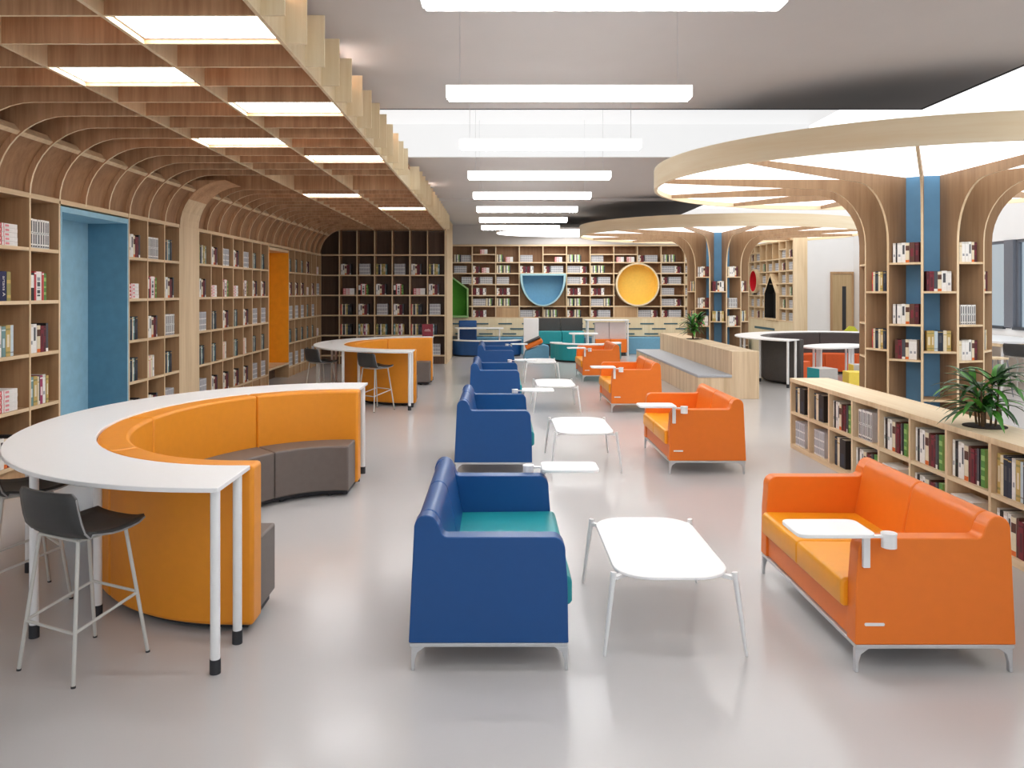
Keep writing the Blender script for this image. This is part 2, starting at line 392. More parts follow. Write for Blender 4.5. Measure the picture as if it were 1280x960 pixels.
def book_geom(bm, rec, w, h, d, M=None, with_pages=True, only=None):
    """adds one book to bm; material slots follow KEYS"""
    _, cover, side, segs, bars = REC[rec]
    mi = KEYS.index
    T = (lambda p: M @ Vector(p)) if M else (lambda p: Vector(p))
    def q(pts, c):
        f = bm.faces.new([bm.verts.new(T(p)) for p in pts]); f.material_index = mi(c)
    if only != 'pages':
        zs = sorted({0.0, 1.0} | {a for s in segs for a in s[:2]} | {a for s in bars for a in s[:2]})
        xs = [0, .24, .76, 1.0] if bars else [0, 1.0]
        for z0, z1 in zip(zs, zs[1:]):
            zm = (z0 + z1) / 2
            for i in range(len(xs) - 1):
                c = cover
                for s in segs:
                    if s[0] <= zm <= s[1]: c = s[2]
                if i == 1:
                    for s in bars:
                        if s[0] <= zm <= s[1]: c = s[2]
                q([(xs[i] * w, 0, z0 * h), (xs[i + 1] * w, 0, z0 * h), (xs[i + 1] * w, 0, z1 * h), (xs[i] * w, 0, z1 * h)], c)
        t = min(0.003, w * .15)
        for x0, x1 in ((0, t), (w - t, w)):      # boards
            q([(x0, d, 0), (x0, 0, 0), (x0, 0, h), (x0, d, h)], side); q([(x1, 0, 0), (x1, d, 0), (x1, d, h), (x1, 0, h)], side)
            q([(x0, 0, h), (x1, 0, h), (x1, d, h), (x0, d, h)], side); q([(x0, d, 0), (x0, d, h), (x1, d, h), (x1, d, 0)], side)
            q([(x0, 0, 0), (x0, d, 0), (x1, d, 0), (x1, 0, 0)], side)
        q([(t, 0, h), (w - t, 0, h), (w - t, t, h), (t, t, h)], side)
    if with_pages:
        t = min(0.003, w * .15); z1 = h - 0.006; y0, y1 = t, d - 0.004; x0, x1 = t, w - t
        q([(x0, y0, z1), (x1, y0, z1), (x1, y1, z1), (x0, y1, z1)], 'pg')
        q([(x0, y1, 0.004), (x0, y1, z1), (x1, y1, z1), (x1, y1, 0.004)], 'pg')
        q([(x0, y0, 0.004), (x0, y1, 0.004), (x1, y1, 0.004), (x1, y0, 0.004)], 'pg')

def S(*rows): return list(rows)
SETS = {
 'A': [('ser', .036, .285)] * 8,
 'Ag': [('seg', .040, .285)] * 7,
 'B': [('wt', .036, .285), ('bg', .042, .28), ('wt', .044, .285), ('wb', .04, .282), ('co', .055, .27), ('br', .03, .275), ('mr', .05, .262), ('mm', .028, .262), ('ch', .03, .28), ('bk', .02, .28), ('gn', .048, .285)],
 'B2': [('wt', .045, .285), ('wb', .055, .285), ('co', .05, .27), ('mr', .045, .26), ('mm', .035, .26), ('ch', .035, .285)],
 'C': [('tl', .035, .285), ('nv', .045, .29), ('cr', .022, .285), ('tl', .04, .285), ('bk', .03, .29), ('nv', .04, .29)],
 'C2': [('ol', .06, .285), ('nv', .055, .29), ('wt', .03, .285), ('ol', .045, .285), ('gd', .05, .28), ('tl', .035, .28)],
 'C3': [('os', .022, .28), ('cr', .032, .28), ('nv', .055, .29), ('cr', .03, .28), ('ol', .04, .285), ('nv', .05, .29), ('bk', .05, .28)],
 'E': [('ww', .06, .27), ('rd', .028, .29), ('wr', .085, .285), ('rd', .028, .285), ('gn', .04, .27)],
 'F': [('tl', .05, .285), ('gd', .055, .285), ('cr', .022, .28), ('ch', .02, .28), ('mg', .04, .285), ('wt', .045, .29), ('gd', .035, .275)],
 'F2': [('nv', .05, .29), ('wt', .022, .29), ('tl', .05, .285), ('gd', .06, .29), ('bw', .04, .29)],
 'F3': [('cr', .05, .28), ('pkk', .03, .28), ('cr', .05, .285), ('wt', .04, .28)],
 'G': [('gd', .04, .29), ('cr', .04, .285), ('nv', .05, .29), ('nv', .04, .285), ('wt', .04, .29), ('gd', .045, .285), ('bw', .04, .28), ('nv', .05, .285), ('bk', .05, .285)],
 'N': [('nt', .07, .275), ('nt', .08, .275), ('ol', .055, .275)],
 'H': [('nv', .055, .3), ('cr', .065, .3), ('bd', .14, .3)],
 'T1': [('os', .02, .25), ('cr', .035, .255), ('nv', .055, .26), ('cr', .035, .255), ('gd', .045, .255), ('nv', .05, .26)],
 'T2': [('wt', .035, .25), ('bk', .016, .25), ('wt', .05, .25), ('wb', .05, .255), ('co', .045, .25), ('br', .06, .255), ('mm', .05, .255)],
 'T3': [('mm', .03, .25), ('mr', .055, .25), ('ch', .04, .25), ('co', .045, .245), ('wb', .06, .255), ('wt', .05, .25)],
 'T4': [('ser', .034, .245)] * 7,
 'T5': [('gd', .05, .255), ('gd', .035, .255), ('bw', .04, .25), ('nv', .06, .26), ('cr', .04, .255), ('gd', .05, .255)],
 'T6': [('cr', .04, .245), ('wt', .055, .25), ('wt', .05, .25), ('wb', .045, .255), ('co', .04, .25), ('mm', .045, .25)],
 'T7': [('br', .035, .25), ('mr', .05, .24), ('ch', .04, .25), ('co', .04, .25), ('wt', .05, .25), ('wt', .045, .25)],
 # smaller runs of the back shelves
 'k': [('seg', .038, .215)] * 10,
 'r': [('wt', .05, .22), ('co', .035, .21), ('mr', .05, .2), ('mm', .04, .2), ('ch', .025, .21)],
 'q': [('mr', .06, .2), ('mm', .04, .2), ('wt', .05, .22), ('wb', .04, .21)],
 'n': [('cr', .055, .23), ('nv', .03, .23), ('wt', .04, .235), ('gl2', .04, .23), ('nv', .04, .23)],
}
REC['gl2'] = ('pale green book', 'gl', 'gl', [(.1, .2, 'cr')], [])
REC['pkk'] = ('pink book', 'pk', 'pk', [(.8, .9, 'pp')], [])
BOOKS = []   # (matrix, rec, w, h, d, label, group)
def run(R, x, z, key, cell, group, y=0.05, depth=0.2, scale=1.0, xmax=99, hs=None):
    i = 0
    seq = SETS[key]
    for rec, w, h in seq:
        w *= scale; h *= (scale if hs is None else hs)
        if x + w > xmax: break
        M = R @ Matrix.Translation((x, y + random.uniform(0, .008), z))
        i += 1
        desc = REC[rec][0]
        BOOKS.append((M, rec, w - 0.002, h * random.uniform(.985, 1.0), depth, '%s, %s from left, %s' % (desc, ORD[i - 1], cell), group))
        x += w
    return x
def stack(R, x, z, n, cell, group, w=0.22, t=0.036, y=0.02, depth=0.18, rec='lp'):
    names = ['lowest', 'second lowest', 'middle', 'second highest', 'topmost']
    for i in range(n):
        # lying book: spine to the front, thickness upward
        M = R @ Matrix.Translation((x, y + random.uniform(0, .004), z + (i + 0.5) * t - t / 2)) @ Matrix.Rotation(-PI / 2, 4, 'Y') @ Matrix.Translation((0, 0, -w))
        BOOKS.append((M, rec, t - 0.002, w, depth, '%s, %s in stack, %s' % (REC[rec][0], names[min(i, 4)], cell), group))
REC['lp'] = ('white book lying flat with pink spine end', 'pp', 'wh', [(.72, 1, 'pk'), (.66, .68, 'pk')], [(.74, .96, 'pp')])
REC['lp'] = ('flat pink-ended book', 'wh', 'wh', [(.74, 1, 'rd'), (.62, .66, 'pk')], [(.80, .94, 'pp'), (.40, .58, 'pk')])

def rootM(loc, rotz): return Matrix.Translation(loc) @ Matrix.Rotation(rotz, 4, 'Z')

# ------------------------------------------------------------------ left wall shelving
ZSH = [2.315, 1.79, 1.265, 0.74, 0.215]
ROWN = ['top row', 'second row', 'third row', 'fourth row', 'lowest row']
def left_case(y0, bounds, label):
    t = thing('bookcase', label, 'bookcase', (XL, y0, 0), PI / 2)
    L = bounds[-1]
    boxo('back_panel', OAK_D, t, 0, L, 0.36, 0.39, 0, 2.82)  # browner wood, its tone also carrying the shade inside the shelves
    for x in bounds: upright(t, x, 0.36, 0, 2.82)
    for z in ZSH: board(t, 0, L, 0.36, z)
    board(t, 0, L, 0.40, 2.845, 0.05, 'top_rail')
    boxo('plinth', OAK_M, t, 0, L, 0.03, 0.06, 0, 0.2)
    return t
G1 = [0.51 + i * 0.54 for i in range(6)]
left_case(5.76, [0.005, 0.51, 1.05, 1.59, 2.13, 2.66], 'oak wall bookcase left of the blue reading niche')
left_case(10.0, [0.01, 0.545, 1.08, 1.6], 'narrow oak wall bookcase between blue niche and oak pillar')
left_case(12.34, [0.01] + [0.54 * i for i in range(1, 7)] + [3.77], 'oak wall bookcase between oak pillar and orange niche')
left_case(17.66, [0.01] + [0.54 * i for i in range(1, 6)] + [3.225], 'oak wall bookcase right of orange niche, near the corner')

def leftbooks(y0, edges, table, where):
    R = rootM((XL, y0, 0), PI / 2)
    for c in range(len(edges) - 1):
        for r in range(5):
            k = table[r][c]
            if not k: continue
            cell = '%s, %s' % (ROWN[r], where[c])
            grp = 'books on the left wall shelving'
            x = edges[c] + 0.018; z = ZSH[r] + 0.018; xm = edges[c + 1] - 0.02
            if k == 'D': stack(R, x + 0.02, z, 5, cell, grp, w=0.33, t=0.042)
            elif k == 'D1': stack(R, x + 0.02, z, 4, cell, grp, w=0.28, t=0.048)
            else: run(R, x + 0.01, z, k, cell, grp, xmax=xm, y=0.014, scale=1.2 if k not in ('N',) else 1.1, hs=1.02)
leftbooks(5.76, [1.05, 1.59, 2.13, 2.66],
    [['D', 'D', 'A'], ['C', 'N', 'E'], ['C', 'F2', 'B2'], ['D', 'D', 'F'], ['A', 'B2', 'B2']],
    ['far left bay of wall', 'second bay left of blue niche', 'bay just left of blue niche'])
leftbooks(10.0, [0.01, 0.545, 1.08, 1.6],
    [['B2', 'A', 'C'], ['D1', 'E', 'B2'], ['C', 'B2', 'A'], ['C', 'F3', 'C'], ['B2', 'B2', 'Ag']],
    ['bay just right of blue niche', 'second bay right of blue niche', 'bay just left of oak pillar'])
leftbooks(12.34, [0.01] + [0.54 * i for i in range(1, 7)] + [3.77],
    [['C2', 'B2', 'Ag', 'B2', 'Ag', 'C', 'C'], ['B2', 'D1', 'E', 'D1', 'E', 'B2', 'B2'], ['Ag', 'C', 'B2', 'C', 'B2', 'Ag', 'Ag'],
     ['C', 'C', 'F3', 'C', 'F3', 'C', 'C'], ['Ag', 'B2', 'B2', 'B2', 'B2', 'Ag', 'Ag']],
    ['bay just right of oak pillar'] + ['%s bay right of oak pillar' % ORD[i] for i in range(1, 6)] + ['bay just left of orange niche'])
leftbooks(17.66, [0.01] + [0.54 * i for i in range(1, 6)] + [3.225],
    [['C', 'C', 'C', 'B2', None, 'D1'], ['B2', 'B2', 'B2', 'D1', 'B2', 'Ag'], ['Ag', 'Ag', 'Ag', 'C', 'Ag', None],
     ['C', 'C', 'C', 'C', 'C', 'D1'], ['Ag', 'Ag', 'Ag', 'C', 'Ag', None]],
    ['bay just right of orange niche'] + ['%s bay right of orange niche' % ORD[i] for i in range(1, 5)] + ['corner bay of left wall'])

def niche(name, y0, y1, z0, mat, label, floor_mat, deep=0.49):
    t = thing(name, label, 'niche', (XL, y0, 0), PI / 2); L = y1 - y0
    b = MB()
    b.box(0.02, L - 0.02, deep, deep + 0.02, z0, 2.80); b.build('back_panel', mat, t)
    for nm, x0, x1 in (('side_panel', 0.0, 0.03), ('side_panel', L - 0.03, L)):
        b = MB(); b.box(x0, x1, 0.0, deep, z0, 2.80, m=0, fm={'-x': 1} if x0 > 0.1 else None); b.build(nm, [mat, NBLUE_SHADE if mat is NBLUE else mat], t)  # far side of the blue niche takes the felt with painted shade
    b = MB(); b.box(0.03, L - 0.03, 0.0, deep, 2.74, 2.80); b.build('top_panel', mat if mat is NBLUE else OAK_L, t)
    b = MB(); b.box(0.0, L, -0.01, deep, z0 - 0.04, z0); b.build('seat_board', floor_mat, t)
    b = MB(); b.box(0, L, 0.0, 0.4, 2.82, 2.87); b.build('top_rail', OAK_LX, t)
    return t
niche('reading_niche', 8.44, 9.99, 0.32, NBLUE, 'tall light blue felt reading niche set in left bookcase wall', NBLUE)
niche('reading_niche', 16.13, 17.65, 0.33, NORANGE, 'tall orange reading niche with oak seat set in left wall', OAK_LY)
# recessed plinth under each niche
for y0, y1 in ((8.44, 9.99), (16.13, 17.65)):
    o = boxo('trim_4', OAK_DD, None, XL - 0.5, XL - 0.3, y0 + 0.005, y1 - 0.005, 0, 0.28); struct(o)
# oak pillar between the bookcases follows the fin arc
def fin_curve(n=10):
    # in (x,z): from the shelf front up the arc to the flat underside
    return [(XL + 0.66 - 0.66 * math.cos(math.radians(90 * i / n)), 2.85 + 0.66 * math.sin(math.radians(90 * i / n))) for i in range(n + 1)]
b = MB()
pts = [(XL - 0.4, 0.0), (XL, 0.0)] + fin_curve() + [(XL - 0.4, ZS)]
b.prism(pts, 'y', 11.615, 12.335, m=0, mcap=1, medge=lambda i: 0 if i < 6 else 1)
o = b.build('pillar', [OAK_L, OAK_SLAT]); tag(o, 'broad oak pillar curving into the slatted ceiling on left wall', 'pillar')

# ------------------------------------------------------------------ slatted ceiling
t = thing('slatted_ceiling', 'oak egg-crate slatted ceiling curving down onto left bookcase wall', 'slatted ceiling', (0, 0, 0))
Y0F = 7.89; PF = 0.5353
XE = -1.395
for k in range(-9, 25):
    y = Y0F + PF * k
    if y > YP - 0.1: break
    if 11.6 < y < 12.35: continue
    b = MB()
    curve = fin_curve()
    body = curve + [(XE, ZS), (XE, 3.86), (-5.0, 3.86), (-5.0, 2.87), (XL, 2.87)]
    n = len(curve)
    b.prism(body, 'y', y - 0.012, y + 0.012, m=1, medge=lambda i, n=n: 0 if i <= n - 1 else 1)
    b.prism([(XE, ZS), (XE + 0.152, ZS), (XE + 0.152, 3.88), (XE, 3.88)], 'y', y - 0.011, y + 0.011, m=2)
    b.build('fin', [OAK_CREAM, OAK_SLAT, OAK_CREAM], t)  # edges and protruding ends paler: light put into the colour
for x in (XE, -2.31, -3.24):
    b = MB(); b.box(x - 0.013, x + 0.013, 2.9, YP - 0.01, ZS - 0.004, 3.80, m=0, fm={'+x': 2 if x == XE else 0})  # sides in lighter oak, standing in for light from the right
    b.build('batten', [OAK_L, OAK_SLAT, OAK_CREAM], t)
def arc_off(d, a0, a1, n):
    return [(XL + 0.66 - (0.66 + d) * math.cos(math.radians(a0 + (a1 - a0) * i / n)), 2.85 + (0.66 + d) * math.sin(math.radians(a0 + (a1 - a0) * i / n))) for i in range(n + 1)]
b = MB(); b.prism(arc_off(0.012, 46.5, 50.5, 2) + arc_off(0.10, 46.5, 50.5, 2)[::-1], 'y', 2.9, YP - 0.01); b.build('arc_rail', OAK_L, t)
b = MB(); b.prism(arc_off(0.055, 2.5, 46.4, 8) + arc_off(0.075, 2.5, 46.4, 8)[::-1], 'y', 2.9, YP - 0.01); b.build('curved_backing', OAK_D, t, smooth=30)
boxo('top_panel', OAK_SLAT, t, -5.1, XE - 0.015, 2.9, YP + 0.3, 3.88, 3.92)
# flat light panels in the crate cells
def crate_light(x0, x1, k, label):
    y0, y1 = Y0F + PF * k + 0.02, Y0F + PF * (k + 1) - 0.02
    t = thing('ceiling_light', label, 'ceiling light', ((x0 + x1) / 2, (y0 + y1) / 2, ZS + 0.03), 0, 'flat light panels in the slatted ceiling')
    hx, hy = (x1 - x0) / 2, (y1 - y0) / 2
    boxo('diffuser', GLOW_PANEL, t, -hx + 0.012, hx - 0.012, -hy + 0.012, hy - 0.012, 0.0, 0.02)
    b = MB()
    b.box(-hx, hx, -hy, -hy + 0.008, 0, 0.05); b.box(-hx, hx, hy - 0.008, hy, 0, 0.05)
    b.box(-hx, -hx + 0.008, -hy + 0.008, hy - 0.008, 0, 0.05); b.box(hx - 0.008, hx, -hy + 0.008, hy - 0.008, 0, 0.05)
    b.build('frame', WHITE_M, t)
A = (-2.29, XE - 0.018); B_ = (-3.22, -2.33)
for k, nm in ((-6, 'nearest panel beside the outer edge'), (-2, 'second panel beside the outer edge'), (3, 'third panel beside the outer edge'), (14, 'farthest panel beside the outer edge')):
    crate_light(*A, k, 'flat white light in slatted ceiling, ' + nm)
for k, nm in ((-4, 'nearest panel in the middle lane'), (1, 'second panel in the middle lane'), (10, 'farthest panel in the middle lane')):
    crate_light(*B_, k, 'flat white light in slatted ceiling, ' + nm)

# ------------------------------------------------------------------ cross bookcase
PX = [0.0] + [0.475 + 0.4605 * i for i in range(7)]
t = thing('bookcase', 'dark-backed oak cross bookcase facing the bars at far end of left bay', 'bookcase', (XL, YP, 0), 0)
W = PX[-1]
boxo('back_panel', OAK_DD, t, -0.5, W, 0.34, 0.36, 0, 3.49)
boxo('top_board', OAK_D, t, -0.4, W + 0.015, 0.0, 0.34, 3.492, 3.53)
for i, x in enumerate(PX):
    if i == 0: continue
    upright(t, x, 0.34, 0.0 if i else 0, 3.49, inner=OAK_D)
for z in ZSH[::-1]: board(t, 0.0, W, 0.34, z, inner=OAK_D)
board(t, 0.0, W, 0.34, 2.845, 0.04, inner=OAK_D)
boxo('plinth', OAK_DD, t, 0, W, 0.03, 0.06, 0, 0.195)
b = MB()
b.box(W + 0.016, W + 0.05, 0.0, 2.6, 0, 3.86, m=0)
for z in ZSH + [2.845]: b.box(W + 0.05, W + 0.056, 0.05, 2.55, z - 0.02, z + 0.02, m=0)
b.build('end_panel', [OAK_L], t)
b = MB(); b.prism([(0, 2.88), (-0.4, 2.88), (-0.4, 3.49), (0.0, 3.49)] + [(x - XL - 0.02, z) for x, z in fin_curve()[::-1]][1:], 'y', -0.02, 0.02); b.build('arch_panel', OAK_M, t)
R = rootM((XL, YP, 0), 0)
ptab = [[None, 'B2', 'Ag', 'C2', 'Ag', 'B2', 'C2'], [None, 'D', 'E', 'B2', 'E', 'D', 'B2'], [None, 'C3', 'B2', 'Ag', 'B2', 'C3', 'Ag'],
        [None, 'C3', 'F', 'C2', 'F', 'C3', 'C'], [None, None, None, None, None, None, 'Ag']]
for r in range(5):
    for c in range(7):
        k = ptab[r][c]
        if not k: continue
        cell = '%s, %s bay of cross bookcase' % (ROWN[r], ORD[c])
        x = PX[c] + 0.03; z = ZSH[r] + 0.018
        if k == 'D': stack(R, x + 0.06, z, 4, cell, 'books on the cross bookcase', w=0.30, t=0.042)
        else: run(R, x + (0.02 if k == 'Ag' else 0), z, k, cell, 'books on the cross bookcase', xmax=PX[c + 1] - 0.02)

# ------------------------------------------------------------------ pendant linear lights
def pendant(y, label):
    t = thing('pendant_light', label, 'pendant light', (0.523, y, 3.305), 0, 'linear pendant lights over the aisle')
    boxo('diffuser', GLOW_BAR, t, -0.9, 0.9, 0, 0.1, 0.012, 0.1, bevel=0.006)
    boxo('bottom_diffuser', GLOW_DOWN, t, -0.88, 0.88, 0.004, 0.096, 0.0, 0.012)
    zc = (4.5 if 9.2 < y < 12.5 else (ZC - 0.06 if y > 18 else ZC)) - 3.305
    for x in (-0.8, 0.8):
        b = MB(); b.tube([(x, 0.05, 0.1), (x, 0.05, zc)], 0.002, 5); b.build('cable', ALU, t)
    return t
PY = [-0.1, 1.9, 3.913, 5.83, 7.89, 10.0, 12.12, 14.17, 16.26, 18.27]  # first two are unseen, added to brighten the foreground
for i, y in enumerate(PY):
    pendant(y, 'white linear pendant light over the aisle, %s from the camera' % ('nearest' if i == 0 else ORD[i]))
# round ceiling light at the back
t = thing('round_light', 'large round white disc light hanging before back bookcase', 'ceiling light', (2.15, 23.08, 3.56))
b = MB(); b.prism(arc(0, 0, 2.17, 1.45, 0, 354, 59), 'z', 0.0, 0.02); b.build('diffuser', GLOW_DISC, t)
b = MB(); b.prism(arc(0, 0, 2.2, 1.48, 0, 354, 59), 'z', 0.02, 0.07); b.build('housing', WHITE, t, smooth=30)
for a in range(3):
    x, y = 1.5 * math.cos(a * 2.1), 1.0 * math.sin(a * 2.1)
    b = MB(); b.tube([(x, y, 0.07), (x, y, ZC - 0.06 - 3.56)], 0.003, 5); b.build('cable', ALU, t)

# ------------------------------------------------------------------ tree columns with round canopies
RC, RO = 0.40, 0.75
CA, CB = 3.40, 3.13
def tree(X0, Y0, label, book_where, sets):
    t = thing('tree_column', label, 'column', (X0, Y0, 0))
    b = MB(); b.prism([((RC) * math.cos(a * PI / 6 + PI / 2), (RC) * math.sin(a * PI / 6 + PI / 2)) for a in range(12)], 'z', 0, 3.33)
    b.build('core', COLBLUE, t)
    def rim_r(th): return 1 / math.sqrt((math.sin(th) / CA) ** 2 + (math.cos(th) / CB) ** 2)
    for k in range(12):
        th = k * PI / 6 + math.radians(1.0)
        rr = rim_r(th) - 0.045
        a_ = [(RO + 0.58 - 0.58 * math.cos(math.radians(90 * i / 10)), 2.5 + 0.70 * math.sin(math.radians(90 * i / 10))) for i in range(11)]
        poly = [(RC - 0.02, 0), (RO, 0)] + a_ + [(rr, 3.275), (rr, 3.325), (RC - 0.02, 3.325)]
        n = len(a_) + 1
        b = MB()
        b.prism([(p[0], p[1]) for p in poly], 'y', -0.014, 0.014, m=1, medge=lambda i, n=n: 0 if 1 <= i <= n else 1)
        bmesh.ops.transform(b.bm, matrix=Matrix.Rotation(th - PI / 2, 4, 'Z'), verts=b.bm.verts[:])
        b.build('fin', [OAK_L, OAK_FIN], t)
    NS = 72
    out = [(CA * math.cos(2 * PI * i / NS), CB * math.sin(2 * PI * i / NS)) for i in range(NS)]
    inn = [((CA - 0.04) * math.cos(2 * PI * i / NS), (CB - 0.04) * math.sin(2 * PI * i / NS)) for i in range(NS)]
    b = MB()
    for i in range(NS):
        j = (i + 1) % NS
        b.face([(*out[i], 3.26), (*out[j], 3.26), (*out[j], 3.53), (*out[i], 3.53)])
        b.face([(*inn[j], 3.26), (*inn[i], 3.26), (*inn[i], 3.53), (*inn[j], 3.53)])
        b.face([(*inn[i], 3.26), (*inn[j], 3.26), (*out[j], 3.26), (*out[i], 3.26)])
        b.face([(*out[i], 3.53), (*out[j], 3.53), (*inn[j], 3.53), (*inn[i], 3.53)])
    bmesh.ops.remove_doubles(b.bm, verts=b.bm.verts[:], dist=1e-5)
    b.build('canopy_rim', OAK_RIM, t, smooth=40)
    b = MB(); b.prism(inn, 'z', 3.326, 3.345); b.build('light_panel', GLOW_CANOPY, t)
    b = MB(); b.prism(inn, 'z', 3.48, 3.50); b.build('canopy_top', DGREY, t)  # unseen upper side, coloured dark to keep bounce light off the ceiling
    # shelf boards in the bays
    for k in range(12):
        ths = (k + 0.5) * PI / 6 + math.radians(1.0)
        zs = [2.25, 1.5, 1.07, 0.35] if k % 2 == 0 else [1.90, 1.18, 0.6]
        for z in zs:
            h = math.sin(PI / 12); c = math.cos(PI / 12)
            b = MB()
            b.prism([(-RO * h + .012, -RO * c), (RO * h - .012, -RO * c), (RC * h - .012, -RC * c), (-RC * h + .012, -RC * c)], 'z', z - 0.025, z,
                    m=1, mcap=1, medge=lambda i: 0 if i == 0 else 1)
            bmesh.ops.transform(b.bm, matrix=Matrix.Rotation(ths, 4, 'Z'), verts=b.bm.verts[:])
            b.build('shelf', [OAK_L, OAK_M], t)
    for (k, z, key, nm) in sets:
        ths = (k + 0.5) * PI / 6 + math.radians(1.0)
        R = Matrix.Translation((X0, Y0, 0)) @ Matrix.Rotation(ths, 4, 'Z') @ Matrix.Translation((0, -RO * math.cos(PI / 12), 0))
        w = sum(s[1] for s in SETS[key])
        run(R, -w / 2 * 0.97, z, key, '%s of %s' % (nm, book_where), 'books on the ' + book_where, y=0.035, depth=0.11, scale=0.97)
# bay k spans angles k*30..(k+1)*30 measured from the camera side towards the right
TS = [(-3, 1.90, 'T1', 'upper shelf, left side'), (-3, 1.18, 'T1', 'lower shelf, left side'),
      (-2, 2.25, 'T2', 'top shelf, front left bay'), (-2, 1.5, 'T2', 'middle shelf, front left bay'), (-2, 1.07, 'T7', 'low shelf, front left bay'),
      (-1, 1.90, 'T3', 'upper shelf, front bay'), (-1, 1.18, 'T5', 'lower shelf, front bay'),
      (0, 2.25, 'T6', 'top shelf, front right bay'), (0, 1.5, 'T4', 'middle shelf, front right bay'), (0, 1.07, 'T6', 'low shelf, front right bay'),
      (1, 1.90, 'T2', 'upper shelf, right side'), (1, 1.18, 'T5', 'lower shelf, right side')]
tree(5.46, 10.26, 'near oak tree-shaped bookshelf column with round glowing canopy', 'near column', TS)
tree(5.44, 19.8, 'far oak tree-shaped bookshelf column with round glowing canopy behind bench', 'far column', TS)

# ------------------------------------------------------------------ sofas
SL = 1.43
def sofa(label, body, seat, loc, rotz, grp):
    t = thing('sofa', label, 'sofa', loc, rotz, grp)
    D = 0.81; x = lambda d: d - D / 2
    prof = [(0.0, 0.14), (0.80, 0.14), (0.795, 0.45), (0.785, 0.58)] + arc(0.725, 0.60, 0.06, 0.07, 0, 90, 6) + [(0.205, 0.670)] + \
           arc(0.192, 0.702, 0.03, 0.032, -90, -165, 3) + [(0.152, 0.73)] + arc(0.088, 0.712, 0.062, 0.068, 18, 170, 8) + [(0.024, 0.66)]
    prof = [(x(a), z) for a, z in prof]
    for y0, y1 in ((-SL / 2, -SL / 2 + 0.10), (SL / 2 - 0.10, SL / 2)):
        b = MB(); b.prism(prof, 'y', y0, y1); b.build('armrest', body, t, bevel=0.016, seg=3)
    inner = SL / 2 - 0.10
    bp = [(0.012, 0.30), (0.03, 0.66)] + arc(0.095, 0.712, 0.06, 0.07, 175, 15, 8) + [(0.175, 0.62), (0.215, 0.42), (0.22, 0.30)]
    bp = [(x(a), z) for a, z in bp]
    for s in (-1, 1):
        y0, y1 = sorted((s * 0.003, s * (inner + 0.004)))
        b = MB(); b.prism(bp, 'y', y0, y1); b.build('backrest_cushion', body, t, bevel=0.012, seg=3)
        y0, y1 = sorted((s * 0.002, s * (inner - 0.002)))
        b = MB(); b.prism([(x(0.2), 0.29), (x(0.815), 0.29), (x(0.828), 0.31)] + [(x(p), q) for p, q in arc(0.795, 0.405, 0.033, 0.033, 0, 90, 5)] + [(x(0.2), 0.432)], 'y', y0, y1)
        b.build('seat_cushion', seat, t, bevel=0.014, seg=3)
    boxo('base_panel', body, t, x(0.02), x(0.785), -inner, inner, 0.14, 0.30, bevel=0.01)
    b = MB()
    b.box(x(0.004), x(0.796), -SL / 2 + 0.004, SL / 2 - 0.004, 0.118, 0.139); b.build('frame', ALU, t, bevel=0.004)
    for sx in (-1, 1):
        for sy in (-1, 1):
            b = MB(); cx, cy = sx * (D / 2 - 0.012), sy * (SL / 2 - 0.02)
            # flared foot blade
            b.prism([(cx, 0.0), (cx, 0.119), (cx - sx * 0.07, 0.119), (cx - sx * 0.03, 0.09), (cx - sx * 0.018, 0.05), (cx - sx * 0.016, 0.0)], 'y',
                    cy - 0.014, cy + 0.014)
            b.build('leg', ALU, t, bevel=0.003, seg=2)
    b = MB(); b.prism(rrect(x(0.655), x(0.755), 0.235, 0.250, 0.006, 3), 'y', SL / 2 - 0.002, SL / 2 + 0.003); b.build('logo_tag', WHITE_M, t)['label'] = 'small white tag'
    # swivel tablet with cup holder on the arm
    ta = MB(); yo = SL / 2
    ta.box(x(0.735), x(0.77), yo + 0.001, yo + 0.024, 0.53, 0.70); ta.box(x(0.735), x(0.77), yo - 0.05, yo + 0.024, 0.69, 0.702)
    post = ta.build('tablet_post', WHITE_M, t, bevel=0.004)
    b = MB(); b.prism(rrect(x(0.74), x(1.12), yo - 0.16, yo + 0.11, 0.045), 'z', 0.702, 0.722); b.build('tablet', WHITE, post, bevel=0.004, seg=2)
    b = MB()
    b.cyl(x(0.655), yo + 0.045, 0.036, 0.64, 0.708, 24); b.cyl(x(0.655), yo + 0.045, 0.038, 0.704, 0.712, 24)
    b.box(x(0.69), x(0.75), yo + 0.03, yo + 0.06, 0.69, 0.70)
    b.build('cup_holder', WHITE_M, post, smooth=40)
    return t
sb = sofa('blue two-seat sofa with teal seat, nearest of the blue row', BLUE, TEALS, (-0.04, 4.0 + SL / 2, 0), 0, 'blue sofas in a row left of the aisle')
for i, y in enumerate((8.22, 12.42, 16.6)):
    dup(sb, (-0.04, y + SL / 2, 0), 0, 'blue two-seat sofa with teal seat, %s in the blue row' % (['second', 'third', 'farthest'][i]))
so = sofa('orange two-seat sofa with amber seat, nearest, beside low bookcase', ORANGE, AMBER, (2.175, 3.98 + SL / 2, 0), PI, 'orange sofas in a row right of the aisle')
for i, y in enumerate((8.30, 12.52, 16.75)):
    dup(so, (2.175, y + SL / 2, 0), PI, 'orange two-seat sofa with amber seat, %s in the orange row' % (['second', 'third', 'farthest'][i]))

